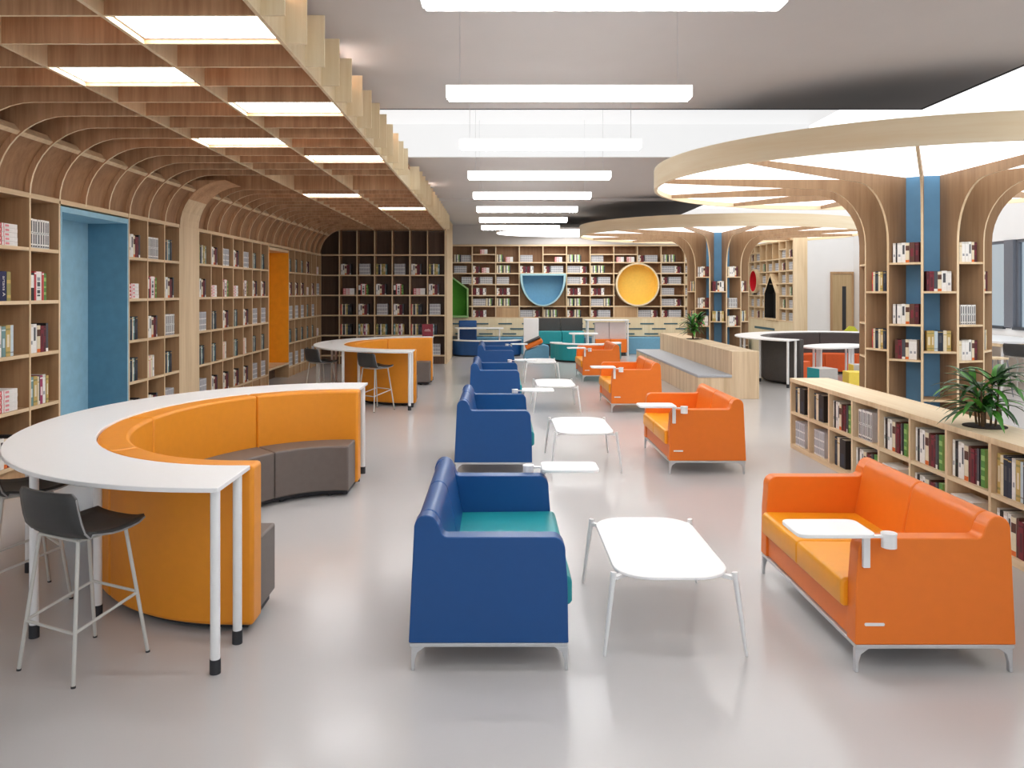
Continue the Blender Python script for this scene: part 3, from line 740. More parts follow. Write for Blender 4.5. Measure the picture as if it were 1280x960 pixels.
# ------------------------------------------------------------------ coffee tables
t = thing('coffee_table', 'white rounded coffee table with splayed legs, nearest the camera', 'coffee table', (0.927, 4.69, 0), 0, 'white coffee tables between the sofas')
b = MB(); b.prism(rrect(-0.305, 0.305, -0.555, 0.555, 0.2, 8), 'z', 0.404, 0.42); b.build('tabletop', WHITE, t, bevel=0.004, seg=2)
for sx in (-1, 1):
    for sy in (-1, 1):
        b = MB(); b.tube([(sx * 0.370, sy * 0.525, 0.0), (sx * 0.318, sy * 0.49, 0.425)], [0.008, 0.016], 10)
        l = b.build('leg', WHITE_M, t, smooth=40)
        b = MB(); d = Vector((sx * 0.312, sy * 0.485, 0)); e = Vector((sx * 0.19, sy * 0.38, 0)); n = Vector((-(e - d).y, (e - d).x, 0)).normalized() * 0.016
        b.prism([tuple((d + n)[:2]), tuple((d - n)[:2]), tuple((e - n * .6)[:2]), tuple((e + n * .6)[:2])], 'z', 0.385, 0.404)
        b.build('bracket', WHITE_M, l)
for i, y in enumerate((8.87, 12.98, 17.1)):
    dup(t, (0.927, y, 0), 0, 'white rounded coffee table with splayed legs, %s along the aisle' % (['second', 'third', 'farthest'][i]))

# ------------------------------------------------------------------ curved booth bars
def ell_path(a, b_, f0, f1, n, ext):
    """points on the ellipse (-a cos f, b sin f), f in degrees; straight run-out of length ext past +-90"""
    P = []
    if f0 <= -90: P.append((ext, -b_))
    for i in range(n + 1):
        f = math.radians(max(f0, -90) + (min(f1, 90) - max(f0, -90)) * i / n)
        P.append((-a * math.cos(f), b_ * math.sin(f)))
    if f1 >= 90: P.append((ext, b_))
    return P
def ring(b, a0, b0, a1, b1, f0, f1, n, ext, z0, z1, m=0):
    o_ = ell_path(a0, b0, f0, f1, n, ext); i_ = ell_path(a1, b1, f0, f1, n, ext)
    N = len(o_)
    V = {}
    for key, pts, z in (('ob', o_, z0), ('ot', o_, z1), ('ib', i_, z0), ('it', i_, z1)):
        V[key] = [b.bm.verts.new((p[0], p[1], z)) for p in pts]
    fs = []
    for i in range(N - 1):
        for A, B in (('ot', 'it'), ('it', 'ib'), ('ib', 'ob'), ('ob', 'ot')):
            fs.append(b.bm.faces.new([V[A][i], V[A][i + 1], V[B][i + 1], V[B][i]]))
    for i in (0, N - 1):
        fs.append(b.bm.faces.new([V['ob'][i], V['ot'][i], V['it'][i], V['ib'][i]]))
    for f in fs: f.material_index = m
    bmesh.ops.recalc_face_normals(b.bm, faces=fs)
OA, OB = 1.907, 2.255
IA, IB = 1.37, 1.745
def bar_table(loc, rotz, label, grp):
    t = thing('bar_table', label, 'bar table', loc, rotz, grp)
    b = MB(); ring(b, OA, OB, IA, IB, -90, 90, 44, 0.10, 0.915, 0.94); b.build('tabletop', WHITE, t, bevel=0.004, seg=2)
    spots = []
    for f in (-86, -54, -17, 17, 54, 86):
        fr = math.radians(f)
        for r in (1.0, 0.0):
            a = OA - 0.07 - (1 - r) * 0.36; c = OB - 0.07 - (1 - r) * 0.34
            x, y = -a * math.cos(fr), c * math.sin(fr)
            if abs(f) == 86: x = 0.06
            if abs(f) < 20 and r == 0.0:
                x, y = -(OA - 0.09) * math.cos(fr + math.copysign(0.055, fr)), (OB - 0.09) * math.sin(fr + math.copysign(0.055, fr))
            spots.append((x, y))
    for x, y in spots:
        b = MB(); b.cyl(x, y, 0.024, 0.07, 0.915, 16); l = b.build('leg', WHITE_M, t, smooth=40)
        b = MB(); b.cyl(x, y, 0.027, 0.0, 0.072, 16); b.build('foot_cap', BLACK, l, smooth=40)
    return t
WA, WB = 1.16, 1.575     # inner face of the booth wall
SA, SB = 0.79, 1.21      # front of the booth seat
SEAM = [-90, -50, -2, 50, 90]
def booth(loc, rotz, wall, seat, names, grp, cat='curved sofa'):
    for i in range(4):
        f0, f1 = SEAM[i], SEAM[i + 1]
        t = thing('curved_sofa', names[i], cat, loc, rotz, grp)
        g0 = f0 + (0.12 if i else 0); g1 = f1 - (0.12 if i < 3 else 0)
        b = MB(); ring(b, IA - 0.004, IB - 0.004, WA, WB, g0, g1, 14, 0.115, 0.05, 0.935)
        b.build('backrest', wall, t, bevel=0.022, seg=3)
        b = MB(); ring(b, WA - 0.006, WB - 0.006, SA, SB, g0, g1, 14, 0.09, 0.06, 0.47)
        b.build('seat', seat, t, bevel=0.014, seg=3)
        b = MB(); ring(b, IA - 0.06, IB - 0.06, SA + 0.06, SB + 0.06, g0, g1, 8, 0.07, 0.02, 0.058)
        b.build('base', BLACK, t)
        for ff in (g0 + 6, g1 - 6):
            fr = math.radians(ff)
            for a, c in ((SA + 0.09, SB + 0.09), (WA, WB)):
                b = MB(); b.cyl(-a * math.cos(fr), c * math.sin(fr), 0.022, 0.0, 0.021, 12); b.build('foot', BLACK, t)
B1 = (-1.465, 6.16, 0); B2 = (-1.465, 14.94, 0); B3 = (7.2, 17.3, 0)
bt = bar_table(B1, 0, 'large curved white bar table wrapping the nearest orange booth', 'curved white bar tables')
dup(bt, B2, 0, 'curved white bar table wrapping the farther orange booth', None)
dup(bt, B3, math.radians(-45), 'curved white bar table wrapping dark grey booth at right', None)
pos = ['end nearest the camera', 'near middle of the curve', 'far middle of the curve', 'far end of the curve']
booth(B1, 0, BOOTH_O, BROWNG, ['orange curved sofa with taupe seat, nearest booth, ' + p for p in pos], 'curved sofas of the nearest booth')
booth(B2, 0, BOOTH_O, BROWNG, ['orange curved sofa with taupe seat, farther booth, ' + p for p in pos], 'curved sofas of the farther booth')
booth(B3, math.radians(-45), DGREY, plain('booth_red_orange', rgb(226, 96, 34), 0.5, 0.04),
      ['dark grey curved sofa with orange seat, right booth, ' + p for p in ['left front end', 'left back of curve', 'right back of curve', 'right end']], 'curved sofas of the right booth')

# ------------------------------------------------------------------ bar stools
t0 = thing('bar_stool', 'black bar stool with white legs nearest camera at left', 'bar stool', (-2.12, 4.11, 0), math.radians(64), 'black bar stools')
prof = []
for i in range(7): prof.append((0.215 - 0.34 * i / 6, 0.700 - 0.022 * math.sin(PI * i / 6) - 0.0))
prof += [(-0.17, 0.703), (-0.198, 0.735), (-0.213, 0.78), (-0.226, 0.84), (-0.236, 0.90), (-0.24, 0.925)]
def shell(wd, off=0.0):
    rows = []
    for j, (x, z) in enumerate(prof):
        u = j / (len(prof) - 1)
        hw = 0.20 + 0.02 * math.sin(PI * u) - (0.02 if j == 0 or j == len(prof) - 1 else 0)
        row = []
        for i in range(9):
            s = -1 + 2 * i / 8
            lift = 0.018 * abs(s) ** 3 if x > -0.15 else 0.0
            fwd = 0.035 * abs(s) ** 2.5 if x <= -0.17 else 0.0
            row.append((x + fwd, s * hw, z + lift))
        rows.append(row)
    return rows
b = MB(); b.grid(shell(0)); b.build('seat_shell', STOOLB, t0, smooth=60, solid=0.02)
b = MB(); rw = shell(0); edge = rw[0] + [r[-1] for r in rw[1:]] + rw[-1][::-1][1:] + [r[0] for r in rw[::-1]][1:-1]
b.tube([(p[0], p[1], p[2] - 0.009) for p in edge] + [(edge[0][0], edge[0][1], edge[0][2] - 0.009)], 0.0055, 6); b.build('piping', plain('stool_piping', rgb(150, 150, 150), .6), t0)
FT = {}
for sx in (-1, 1):
    for sy in (-1, 1):
        top = Vector((sx * 0.135 - 0.01, sy * 0.145, 0.675)); ft = Vector((sx * 0.215, sy * 0.205, 0.0))
        FT[(sx, sy)] = (top, ft)
        b = MB(); b.tube([top, ft], [0.010, 0.010], 10); l = b.build('leg', STOOLM, t0, smooth=40)
        b = MB(); b.tube([ft + Vector((0, 0, 0.0)), ft + (top - ft) * 0.015], 0.0115, 10); b.build('foot_cap', BLACK, l)
def lp(k, z):
    top, ft = FT[k]; return ft + (top - ft) * (z / 0.675)
for k0, z0, k1, z1 in (((1, -1), .33, (1, 1), .33), ((-1, -1), .245, (-1, 1), .245), ((-1, -1), .25, (1, -1), .325), ((-1, 1), .25, (1, 1), .325)):
    b = MB(); b.tube([lp(k0, z0), lp(k1, z1)], 0.008, 8); b.build('footrest_bar', STOOLM, t0, smooth=40)
b = MB()
for sx in (-1, 1): b.tube([FT[(sx, -1)][0], FT[(sx, 1)][0]], 0.008, 8)
for sy in (-1, 1): b.tube([FT[(-1, sy)][0], FT[(1, sy)][0]], 0.008, 8)
b.build('seat_frame', STOOLM, t0, smooth=40)
dup(t0, (-2.93, 4.93, 0), math.radians(46), 'black bar stool at left picture edge, behind the nearest stool')
dup(t0, (-1.95, 12.80, 0), math.radians(50), 'black bar stool in front of the farther orange booth')
dup(t0, (-3.02, 13.72, 0), math.radians(46), 'black bar stool at far left of the farther bar')
dup(t0, (9.75, 14.9, 0), math.radians(25), 'black bar stool at the white counter by right window')

# ------------------------------------------------------------------ low bookcase with plant
LBL = 12
t = thing('low_bookcase', 'long low two-row oak bookcase behind the orange sofa', 'bookcase', (3.56, 9.73, 0), -PI / 2)
LX = [0.012] + [0.563 * i for i in range(1, LBL)] + [0.563 * LBL - 0.012]
W = 0.563 * LBL
boxo('center_panel', OAK_M, t, 0.0, W, 0.225, 0.24, 0.03, 0.80)
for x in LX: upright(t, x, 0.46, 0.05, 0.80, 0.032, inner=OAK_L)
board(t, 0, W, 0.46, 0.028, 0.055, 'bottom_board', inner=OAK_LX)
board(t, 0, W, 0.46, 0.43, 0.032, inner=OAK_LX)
b = MB(); b.box(-0.004, W + 0.004, -0.004, 0.464, 0.80, 0.845, m=1, fm={'-y': 0}); b.build('top', [OAK_L, wood('oak_top', rgb(222, 198, 162), rgb(238, 220, 190), 'x', dens=16)], t)
R = rootM((3.56, 9.73, 0), -PI / 2)
lt = [['H', 'H', 'B', 'A', 'B', 'B', 'B', 'G', 'B', 'A'], ['Ag', 'Ag', 'H', 'B', 'FL', 'B', 'FL', 'B', 'B', 'H']]
for r in range(2):
    for c in range(10):
        k = lt[r][c]; z = (0.447, 0.057)[r]
        nm = 'bay of low bookcase'
        cell = 'low bookcase %s row, %s bay from far end' % (('upper', 'lower')[r], ORD[c])
        x = LX[c] + 0.03 + (0.05 if k in ('H', 'A', 'Ag') else 0)
        if k == 'FL': stack(R, x, z, 5, cell, 'books in the low bookcase', w=0.3, t=0.05, depth=0.16, rec='fl')
        else: run(R, x, z, k, cell, 'books in the low bookcase', xmax=LX[c + 1] - 0.018, y=0.03, depth=0.185)

def plant(loc, scale, label, spread=1.0):
    rnd = random.Random(5)
    t = thing('potted_plant', label, 'plant', loc, 0, 'leafy plants set in oak tops')
    b = MB(); b.prism(arc(0, 0, 0.155 * scale, 0.155 * scale, 0, 345, 23), 'z', 0.0, 0.006); b.build('soil', SOIL, t)
    stems = []
    for i in range(9):
        a = rnd.uniform(0, 2 * PI); r = rnd.uniform(0.02, 0.09) * scale
        x, y = r * math.cos(a), r * math.sin(a); h = rnd.uniform(0.10, 0.33) * scale
        b = MB(); b.tube([(x, y, 0.0), (x * 1.2, y * 1.2, h * .5), (x * 1.3, y * 1.3, h)], [0.009 * scale, 0.008 * scale, 0.006 * scale], 7)
        b.build('stem', STEM, t, smooth=40)
        stems.append((x * 1.3, y * 1.3, h, a))
    for (x, y, h, a) in stems:
        for j in range(9):
            ang = a + rnd.uniform(-1.5, 1.5) if j < 5 else rnd.uniform(0, 2 * PI)
            L = rnd.uniform(0.26, 0.40) * scale; el = math.radians(min(82, rnd.uniform(12, 74) / spread)); L *= 0.5 + 0.5 * spread; droop = rnd.uniform(0.7, 1.5)
            w = rnd.uniform(0.017, 0.027) * scale
            rows = []; N = 8
            px, pz = 0.0, 0.0; e = el
            for q in range(N + 1):
                u = q / N
                ww = w * (math.sin(PI * min(1, u * 0.92 + 0.08)) ** 0.7) + 0.0008
                cx, cy, cz = x + math.cos(ang) * px, y + math.sin(ang) * px, max(h + pz, 0.012)
                sx, sy = -math.sin(ang), math.cos(ang)
                rows.append([(cx - sx * ww, cy - sy * ww, cz + ww * .35), (cx, cy, cz), (cx + sx * ww, cy + sy * ww, cz + ww * .35)])
                px += math.cos(e) * L / N; pz += math.sin(e) * L / N; e -= droop * 1.35 / N
            b = MB(); b.grid(rows); b.build('leaf', LEAF2 if rnd.random() < .3 else LEAF, t, smooth=60)
    return t
plant((3.80, 6.24, 0.846), 1.0, 'spiky green leafy plant growing from the low bookcase top')

# ------------------------------------------------------------------ oak bench with planter back
t = thing('bench', 'long oak bench with grey cushion and high planter back', 'bench', (3.53, 14.1, 0))
L = 6.25
boxo('seat_base', OAK_PLANK, t, 0.0, 0.60, 0.0, L, 0, 0.375, bevel=0.004)
b = MB(); b.box(-0.01, 0.60, -0.01, L, 0.376, 0.427); b.build('cushion', CUSHG, t, bevel=0.014)['label'] = 'flat light grey seat cushion'
b = MB(); b.box(0.602, 1.08, 0.0, L, 0, 0.838); b.build('planter_back', OAK_PLANK, t, bevel=0.004)
plant((4.37, 17.75, 0.84), 1.15, 'spiky green leafy plant growing from the bench planter back', 0.72)

# ------------------------------------------------------------------ back wall shelving
PB = 0.7265
xs = [-1.51 + PB * i for i in range(11)]
zr = [2.78, 2.445, 2.105, 1.765, 1.43, 1.085]
t = thing('bookcase', 'wide oak bookcase covering the back wall with shaped niches', 'bookcase', (0, YB, 0))
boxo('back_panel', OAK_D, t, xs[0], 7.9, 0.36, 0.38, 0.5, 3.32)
skip = {3: (1.4, 2.44), 7: (1.4, 2.78)}
xs_all = xs + [xs[-1] + PB * i for i in (1, 2)] + [7.70]
for i, x in enumerate(xs_all):
    if i == 4:
        upright(t, x, 0.36, 2.44, 3.30); upright(t, x, 0.36, 1.09, 1.43); continue
    if i == 8:
        upright(t, x, 0.36, 2.78, 3.30); upright(t, x, 0.36, 1.09, 1.43); continue
    upright(t, x, 0.36, 1.09, 3.30)
def segs(z):
    x0, x1 = xs[0], 7.7
    if z in (2.105, 1.765):
        cut = [(xs[3], xs[5]), (xs[7] + 0.04, xs[9] - 0.04)]
    elif z == 2.445: cut = [(xs[7] + 0.15, xs[9] - 0.15)]
    else: cut = []
    if z in (2.105, 1.765, 1.43): x0 = -0.88
    out = []; a = x0
    for c0, c1 in cut: out.append((a, c0)); a = c1
    out.append((a, x1)); return out
for z in zr:
    for a, c in segs(z): board(t, a, c, 0.36, z)
board(t, xs[0], 7.7, 0.38, 3.31, 0.05, 'top_rail')
for c in (1, 4, 6, 7): board(t, xs[c], xs[c + 1], 0.36, 3.03, 0.03)
boxo('panel_door', OAK_M, t, xs[2] + .02, xs[3] - .02, 0.02, 0.04, 1.10, 1.41)
boxo('panel_door', OAK_M, t, xs[7] + .02, xs[8] - .02, 0.02, 0.04, 1.10, 1.41)
boxo('panel_backing', OAK_M, t, xs[3] + .02, xs[5] - .02, 0.3, 0.34, 1.45, 2.42)
# drawer band with slots, light blue bench below
b = MB(); b.box(xs[0], 7.7, 0.0, 0.36, 0.52, 1.065); b.build('drawer_band', OAK_CREAM, t)
for row, z in enumerate((0.90, 0.745, 0.59)):
    for i in range(13):
        x = xs[0] + 0.08 + i * 0.727 + (0.36 if row == 1 else 0) + (0.13 if row == 2 else 0)
        if x + 0.42 < 7.6: boxo('slot_handle', SLOT, t, x, x + 0.42, -0.015, 0.0, z - 0.02, z + 0.02)
o = boxo('window_bench', LBLUE, None, -1.2, 4.95, YB - 0.42, YB - 0.004, 0.0, 0.50, bevel=0.02); tag(o, 'light blue upholstered low bench along back wall', 'bench')
b = MB(); b.box(6.35, 7.6, YB - 0.40, YB - 0.004, 0, 0.5); o = b.build('window_bench', LBLUE, bevel=0.02); tag(o, 'short light blue low bench by right end of back wall', 'bench')
R = rootM((0, YB, 0), 0)
g = 'books on the back wall shelving'
def bb(c, r, items, zoff=0):
    x = xs_all[c] + 0.03
    for k in items:
        cell = '%s row, %s column of back wall' % (ORD[r], ORD[c])
        z = zr[r] + 0.018 + zoff
        if k == 'p':
            stack(R, x + 0.05, z, 4, cell, g, w=0.23, t=0.04); x += 0.32
        elif k == ' ': x += 0.14
        else: x = run(R, x, z, k, cell, g, xmax=xs_all[c + 1] - 0.02) + 0.015
rows = {
 0: {0: [' ', 'n', 'k'], 2: ['n', 'p'], 3: ['k'], 4: [' ', ' ', 'p'], 5: ['n', 'n'], 6: ['k'], 7: ['p', 'p'], 8: ['r', 'k'], 9: ['n', 'n'], 10: ['r', 'k'], 11: ['k']},
 1: {0: [' ', 'k'], 1: ['r', 'p'], 2: ['n', 'n'], 3: ['r', 'q'], 4: ['r', 'k'], 5: ['k', 'r'], 6: ['n', 'n'], 9: ['k', 'r'], 10: ['k'], 11: ['n', 'n']},
 2: {1: ['r', 'k'], 2: ['k'], 5: ['k', 'r'], 6: ['r', 'k'], 9: ['r', 'k'], 10: ['n', 'n'], 11: ['r', 'k']},
 3: {1: ['q', 'q'], 2: ['r', 'q'], 5: ['r', 'q'], 6: ['r', 'q'], 9: ['k'], 10: ['k', 'r'], 11: ['r', 'q']},
 4: {1: ['k', 'n'], 2: ['n', 'n'], 5: ['n', 'n'], 6: ['k', 'n'], 9: ['k', 'r'], 10: ['n', 'n'], 11: ['r', 'q']},
 5: {1: ['r', 'q'], 3: ['k', 'r'], 4: ['n', 'n'], 5: ['r', 'n'], 6: ['r', 'k'], 8: ['k', 'r'], 9: ['r', 'k'], 10: ['k'], 11: ['r', 'k']}}
for r, d in rows.items():
    for c, items in d.items(): bb(c, r, items)
stack(R, xs[1] + 0.24, 3.03 + 0.016, 4, 'upper shelf, second column of back wall', g, w=0.23, t=0.036)
run(R, xs[0] + 0.4, zr[2] + 0.018, 'k', 'third row, first column of back wall', g, xmax=xs[1] - 0.02)

def shaped_niche(name, label, outline, inset, frame_m, felt_m, rootloc, rotz=0, deep=0.30, proud=0.10):
    t = thing(name, label, 'niche', rootloc, rotz)
    b = MB(); n = len(outline); cx = sum(p[0] for p in outline) / n; cz = sum(p[1] for p in outline) / n
    inn = [(cx + (x - cx) * inset, cz + (z - cz) * inset) for x, z in outline]
    for i in range(n):
        j = (i + 1) % n
        b.face([(outline[i][0], -proud, outline[i][1]), (outline[j][0], -proud, outline[j][1]), (inn[j][0], -proud, inn[j][1]), (inn[i][0], -proud, inn[i][1])])
        b.face([(outline[j][0], -proud, outline[j][1]), (outline[i][0], -proud, outline[i][1]), (outline[i][0], deep, outline[i][1]), (outline[j][0], deep, outline[j][1])])
        b.face([(inn[i][0], -proud, inn[i][1]), (inn[j][0], -proud, inn[j][1]), (inn[j][0], deep, inn[j][1]), (inn[i][0], deep, inn[i][1])], 1)
    b.build('frame', [frame_m, felt_m], t)
    b = MB(); b.face([(x, deep - 0.005, z) for x, z in inn]); b.build('felt_back', felt_m, t)
    return t
shaped_niche('round_niche', 'round yellow felt niche with oak rim in back bookcase', arc(4.295, 2.105, 0.665, 0.665, 0, 354, 59), 0.93, OAK_CREAM, YELLOW, (0, YB, 0))
hw = 0.70; cxx = 1.395
half = [(cxx - hw, 2.44)] + [(cxx - hw * math.cos(math.radians(a)), 2.36 - 0.92 * math.sin(math.radians(a)) ** 1.0) for a in range(0, 181, 9)] + [(cxx + hw, 2.44)]
shaped_niche('half_round_niche', 'light blue half-round felt niche in back bookcase', half, 0.90, PALEBLUE, LBLUE, (0, YB, 0))
shaped_niche('house_niche', 'green house-shaped felt niche beside the cross bookcase', [(-1.80, 1.09), (-0.90, 1.09), (-0.90, 1.98), (-1.42, 2.36), (-1.80, 2.36)], 0.91, GREENL, GREEN, (0, YB, 0), proud=0.06)

# side shelving on the right, facing the bench
t = thing('bookcase', 'pale oak side bookcase with red and black niches at far right', 'bookcase', (7.72, YB - 0.0, 0), -PI / 2)
LW = 3.7
boxo('back_panel', OAK_M, t, 0.0, LW, 0.34, 0.36, 0, 3.28)
sx = [0.015, 0.52, 1.05, 1.58, 2.11, 2.64, 3.17, 3.68]
for i, x in enumerate(sx):
    if i == 1:
        upright(t, x, 0.34, 1.09, 1.80, inner=OAK_L); upright(t, x, 0.34, 2.60, 3.28, inner=OAK_L)
    elif i == 4: upright(t, x, 0.34, 2.44, 3.28, inner=OAK_L)
    else: upright(t, x, 0.34, 1.09, 3.28, inner=OAK_L)
for z in (1.09, 1.43, 1.77, 2.105, 2.445, 2.78):
    parts_ = [(0, LW)]
    if z in (2.105, 2.445): parts_ = [(0, 0.26), (0.94, LW)]
    if z in (1.43, 1.77): parts_ = [(0, 1.57), (2.63, LW)]
    if z == 2.105: parts_ = [(0, 0.26), (0.94, 1.9), (2.3, LW)]
    for p0, p1 in parts_: board(t, p0, p1, 0.34, z, inner=OAK_L)
for c in (0, 1, 5): board(t, sx[c], sx[c + 1], 0.34, 3.03, 0.03, inner=OAK_L)
board(t, 0, LW, 0.36, 3.27, 0.05, 'top_rail', inner=OAK_L)
b = MB(); b.box(0, LW, 0.0, 0.34, 0.0, 1.07); b.build('lower_cabinet', OAK_CREAM, t)
boxo('slot_handle', SLOT, t, 0.6, 2.3, -0.012, 0.0, 0.80, 0.86)
b = MB(); b.box(LW + 0.002, LW + 0.035, 0.0, 0.36, 0, 3.32); b.build('end_panel', OAK_L, t)
Rs = rootM((7.72, YB, 0), -PI / 2); g2 = 'books on the right side shelving'
for r, z in enumerate((2.78, 2.445, 2.105, 1.77, 1.43, 1.09)):
    for c in range(7):
        if c in (2, 3, 4) and r == 0: continue
        if c in (0, 1) and r in (2,) and True: continue
        if c in (3, 4) and r >= 2: continue
        key = ['r', 'k', 'k', 'n', 'k', 'k'][(r + c) % 6]
        run(Rs, sx[c] + 0.10, z + 0.018, key, '%s row, %s column of right side wall' % (ORD[r], ORD[c]), g2, xmax=sx[c + 1] - 0.03)
shaped_niche('round_niche', 'small round red felt niche in right side bookcase', arc(0.60, 2.20, 0.36, 0.36, 0, 350, 35), 0.86, OAK_L, RED, (7.72, YB, 0), -PI / 2, deep=0.2, proud=0.06)
shaped_niche('house_niche', 'black house-shaped felt niche in right side bookcase', [(1.58, 1.09), (2.62, 1.09), (2.62, 1.85), (2.10, 2.40), (1.58, 1.85)], 0.90, OAK_L, BLACKF, (7.72, YB, 0), -PI / 2, deep=0.2, proud=0.06)

# ------------------------------------------------------------------ furniture in front of the back wall
def low_ring(name, label, cx, cy, a, bb_, th, h, mat, f0, f1, cat='low sofa'):
    t = thing(name, label, cat, (cx, cy, 0))
    b = MB()
    def pts(aa, bq): return [(aa * math.cos(math.radians(f0 + (f1 - f0) * i / 24)), bq * math.sin(math.radians(f0 + (f1 - f0) * i / 24))) for i in range(25)]
    for nm, z0, z1, mm, ins in (('base', 0.05, h, mat, 0.0), ('top_edge', h, h + 0.025, WHITE, -0.01), ('plinth', 0.0, 0.049, BLACK, 0.04)):
        o_ = pts(a - ins, bb_ - ins); i_ = pts(a - th + ins, bb_ - th + ins)
        b = MB(); b.prism(o_ + i_[::-1], 'z', z0, z1); b.build(nm, mm, t)
    return t
low_ring('curved_low_sofa', 'blue curved low sofa with white top edge by back wall', -0.32, 23.72, 1.03, 0.72, 0.22, 0.45, BLUE, 180, 352)
low_ring('curved_low_sofa', 'teal curved low sofa with white top edge behind orange sofas', 2.42, 22.0, 0.97, 0.80, 0.30, 0.47, TEALS, 165, 375)
def small_table(label, cx, cy, lx, ly, z, name='side_table'):
    t = thing(name, label, 'table', (cx, cy, 0))
    b = MB(); b.prism(rrect(-lx / 2, lx / 2, -ly / 2, ly / 2, min(lx, ly) * 0.3), 'z', z - 0.03, z); b.build('tabletop', WHITE, t)
    for sx_ in (-1, 1):
        for sy_ in (-1, 1):
            b = MB(); b.cyl(sx_ * (lx / 2 - 0.12), sy_ * (ly / 2 - 0.1), 0.022, 0.0, z - 0.031, 10); b.build('leg', WHITE_M, t, smooth=40)
    return t
small_table('oval white table inside the blue curved low sofa', -0.55, 23.72, 1.45, 0.55, 0.82)
t = thing('high_back_chair', 'blue high-backed chair behind oval white table by back wall', 'chair', (-0.9, 24.0, 0))
boxo('backrest', BLUE, t, -0.27, 0.27, 0.06, 0.15, 0.10, 1.02, bevel=0.03); boxo('seat', BLUE, t, -0.27, 0.27, -0.18, 0.055, 0.10, 0.45, bevel=0.03)
boxo('base', BLACK, t, -0.24, 0.24, -0.15, 0.12, 0.0, 0.098)
small_table('small white table with four legs inside teal low sofa', 2.36, 22.0, 0.78, 0.5, 0.75)
# grey and teal booth
o = boxo('end_screen', WHITE, None, 0.76, 1.2, 23.35, 23.48, 0.0, 1.11, bevel=0.01); tag(o, 'white upright screen at left end of grey booth', 'screen')
for i, (x0, x1) in enumerate(((1.21, 1.88), (1.89, 2.54))):
    t = thing('booth_sofa', 'dark grey high-back booth sofa with teal seat, %s half' % ('left', 'right')[i], 'booth sofa', ((x0 + x1) / 2, 23.6, 0), 0, 'grey and teal booth sofas')
    hx = (x1 - x0) / 2
    boxo('backrest', DGREY, t, -hx, hx, 0.30, 0.45, 0.06, 1.10, bevel=0.015); boxo('seat', TEALS, t, -hx, hx, -0.12, 0.295, 0.35, 0.72, bevel=0.02)
    boxo('base', BLACK, t, -hx + 0.03, hx - 0.03, -0.08, 0.29, 0.0, 0.348)
# pale booth with orange seats and its bar top
for i, (x0, x1) in enumerate(((2.88, 3.30), (3.31, 3.80))):
    t = thing('booth_sofa', 'pale high-back booth sofa with orange seat, %s half' % ('left', 'right')[i], 'booth sofa', ((x0 + x1) / 2, 23.6, 0), 0, 'pale and orange booth sofas')
    hx = (x1 - x0) / 2
    boxo('backrest', PALEPINK, t, -hx, hx, 0.10, 0.25, 0.06, 0.98, bevel=0.01); boxo('seat', ORANGE, t, -hx, hx, -0.10, 0.095, 0.10, 0.49, bevel=0.015)
    boxo('base', BLACK, t, -hx + 0.02, hx - 0.02, -0.07, 0.09, 0.0, 0.098)
t = thing('bar_table', 'small white bar table over the pale booth at back', 'bar table', (3.2, 23.75, 0))
b = MB(); b.prism(rrect(-0.62, 0.68, -0.28, 0.3, 0.12), 'z', 1.03, 1.06); b.build('tabletop', WHITE, t)
for x, y in ((-0.54, -0.2), (-0.54, 0.2), (0.635, -0.2), (0.635, 0.2)):
    b = MB(); b.cyl(x, y, 0.025, 0.0, 1.029, 10); b.build('leg', WHITE_M, t)
# tilted orange rocker seat
t = thing('rocking_seat', 'tilted orange cushion with dark grey back beside teal sofa', 'rocking seat', (1.02, 22.6, 0.0))
def tilt(b, ang, loc):
    bmesh.ops.transform(b.bm, matrix=Matrix.Translation(loc) @ Matrix.Rotation(ang, 4, 'Y'), verts=b.bm.verts[:])
b = MB(); b.box(-0.26, 0.26, -0.25, 0.25, -0.07, 0.07); tilt(b, math.radians(-24), (0.0, 0, 0.42)); b.build('cushion', ORANGE, t, bevel=0.05)
b = MB(); b.box(-0.24, 0.26, -0.24, 0.24, 0.072, 0.12); tilt(b, math.radians(-24), (-0.02, 0, 0.42)); b.build('back_pad', DGREY, t, bevel=0.02)
b = MB(); b.prism([(-0.3, 0.0), (0.42, 0.0), (0.42, 0.36), (0.28, 0.40), (-0.24, 0.22)], 'y', -0.2, 0.2); b.build('base', LBLUE, t, bevel=0.02)

# ------------------------------------------------------------------ inside the right booth
t = thing('meeting_table', 'white boat-shaped table inside the dark grey booth', 'table', (7.25, 17.25, 0), math.radians(40))
b = MB(); b.prism(arc(0, 0, 0.95, 0.50, 0, 350, 35), 'z', 0.70, 0.73); b.build('tabletop', WHITE, t)
for x, y in ((-0.7, -0.08), (-0.7, 0.08), (-0.04, -0.36), (0.06, -0.36), (-0.04, 0.36), (0.06, 0.36), (0.7, 0.08), (0.7, -0.08)):
    b = MB(); b.cyl(x, y, 0.024, 0.0, 0.70, 12); b.build('leg', WHITE_M, t)
def cube(label, x, y, s, h, m1, m2, rot):
    t = thing('cube_stool', label, 'cube stool', (x, y, 0), rot, 'cube stools by the right booth')
    b = MB(); b.box(-s / 2, s / 2, -s / 2, s / 2, 0.02, h, m=0, fm={'-x': 1}); b.build('body', [m1, m2], t, bevel=0.008)
    boxo('base', BLACK, t, -s / 2 + .03, s / 2 - .03, -s / 2 + .03, s / 2 - .03, 0, 0.02)
cube('pale grey cube stool with teal side before grey booth', 6.27, 15.45, 0.40, 0.42, GREYC, TEALS, math.radians(12))
cube('yellow cube stool beside the near tree column', 6.95, 15.55, 0.36, 0.34, YELC, YELC, math.radians(-5))
cube('yellow cube stool with grey side behind low bookcase', 7.22, 16.0, 0.3, 0.44, GREYC, YELC, math.radians(-5))
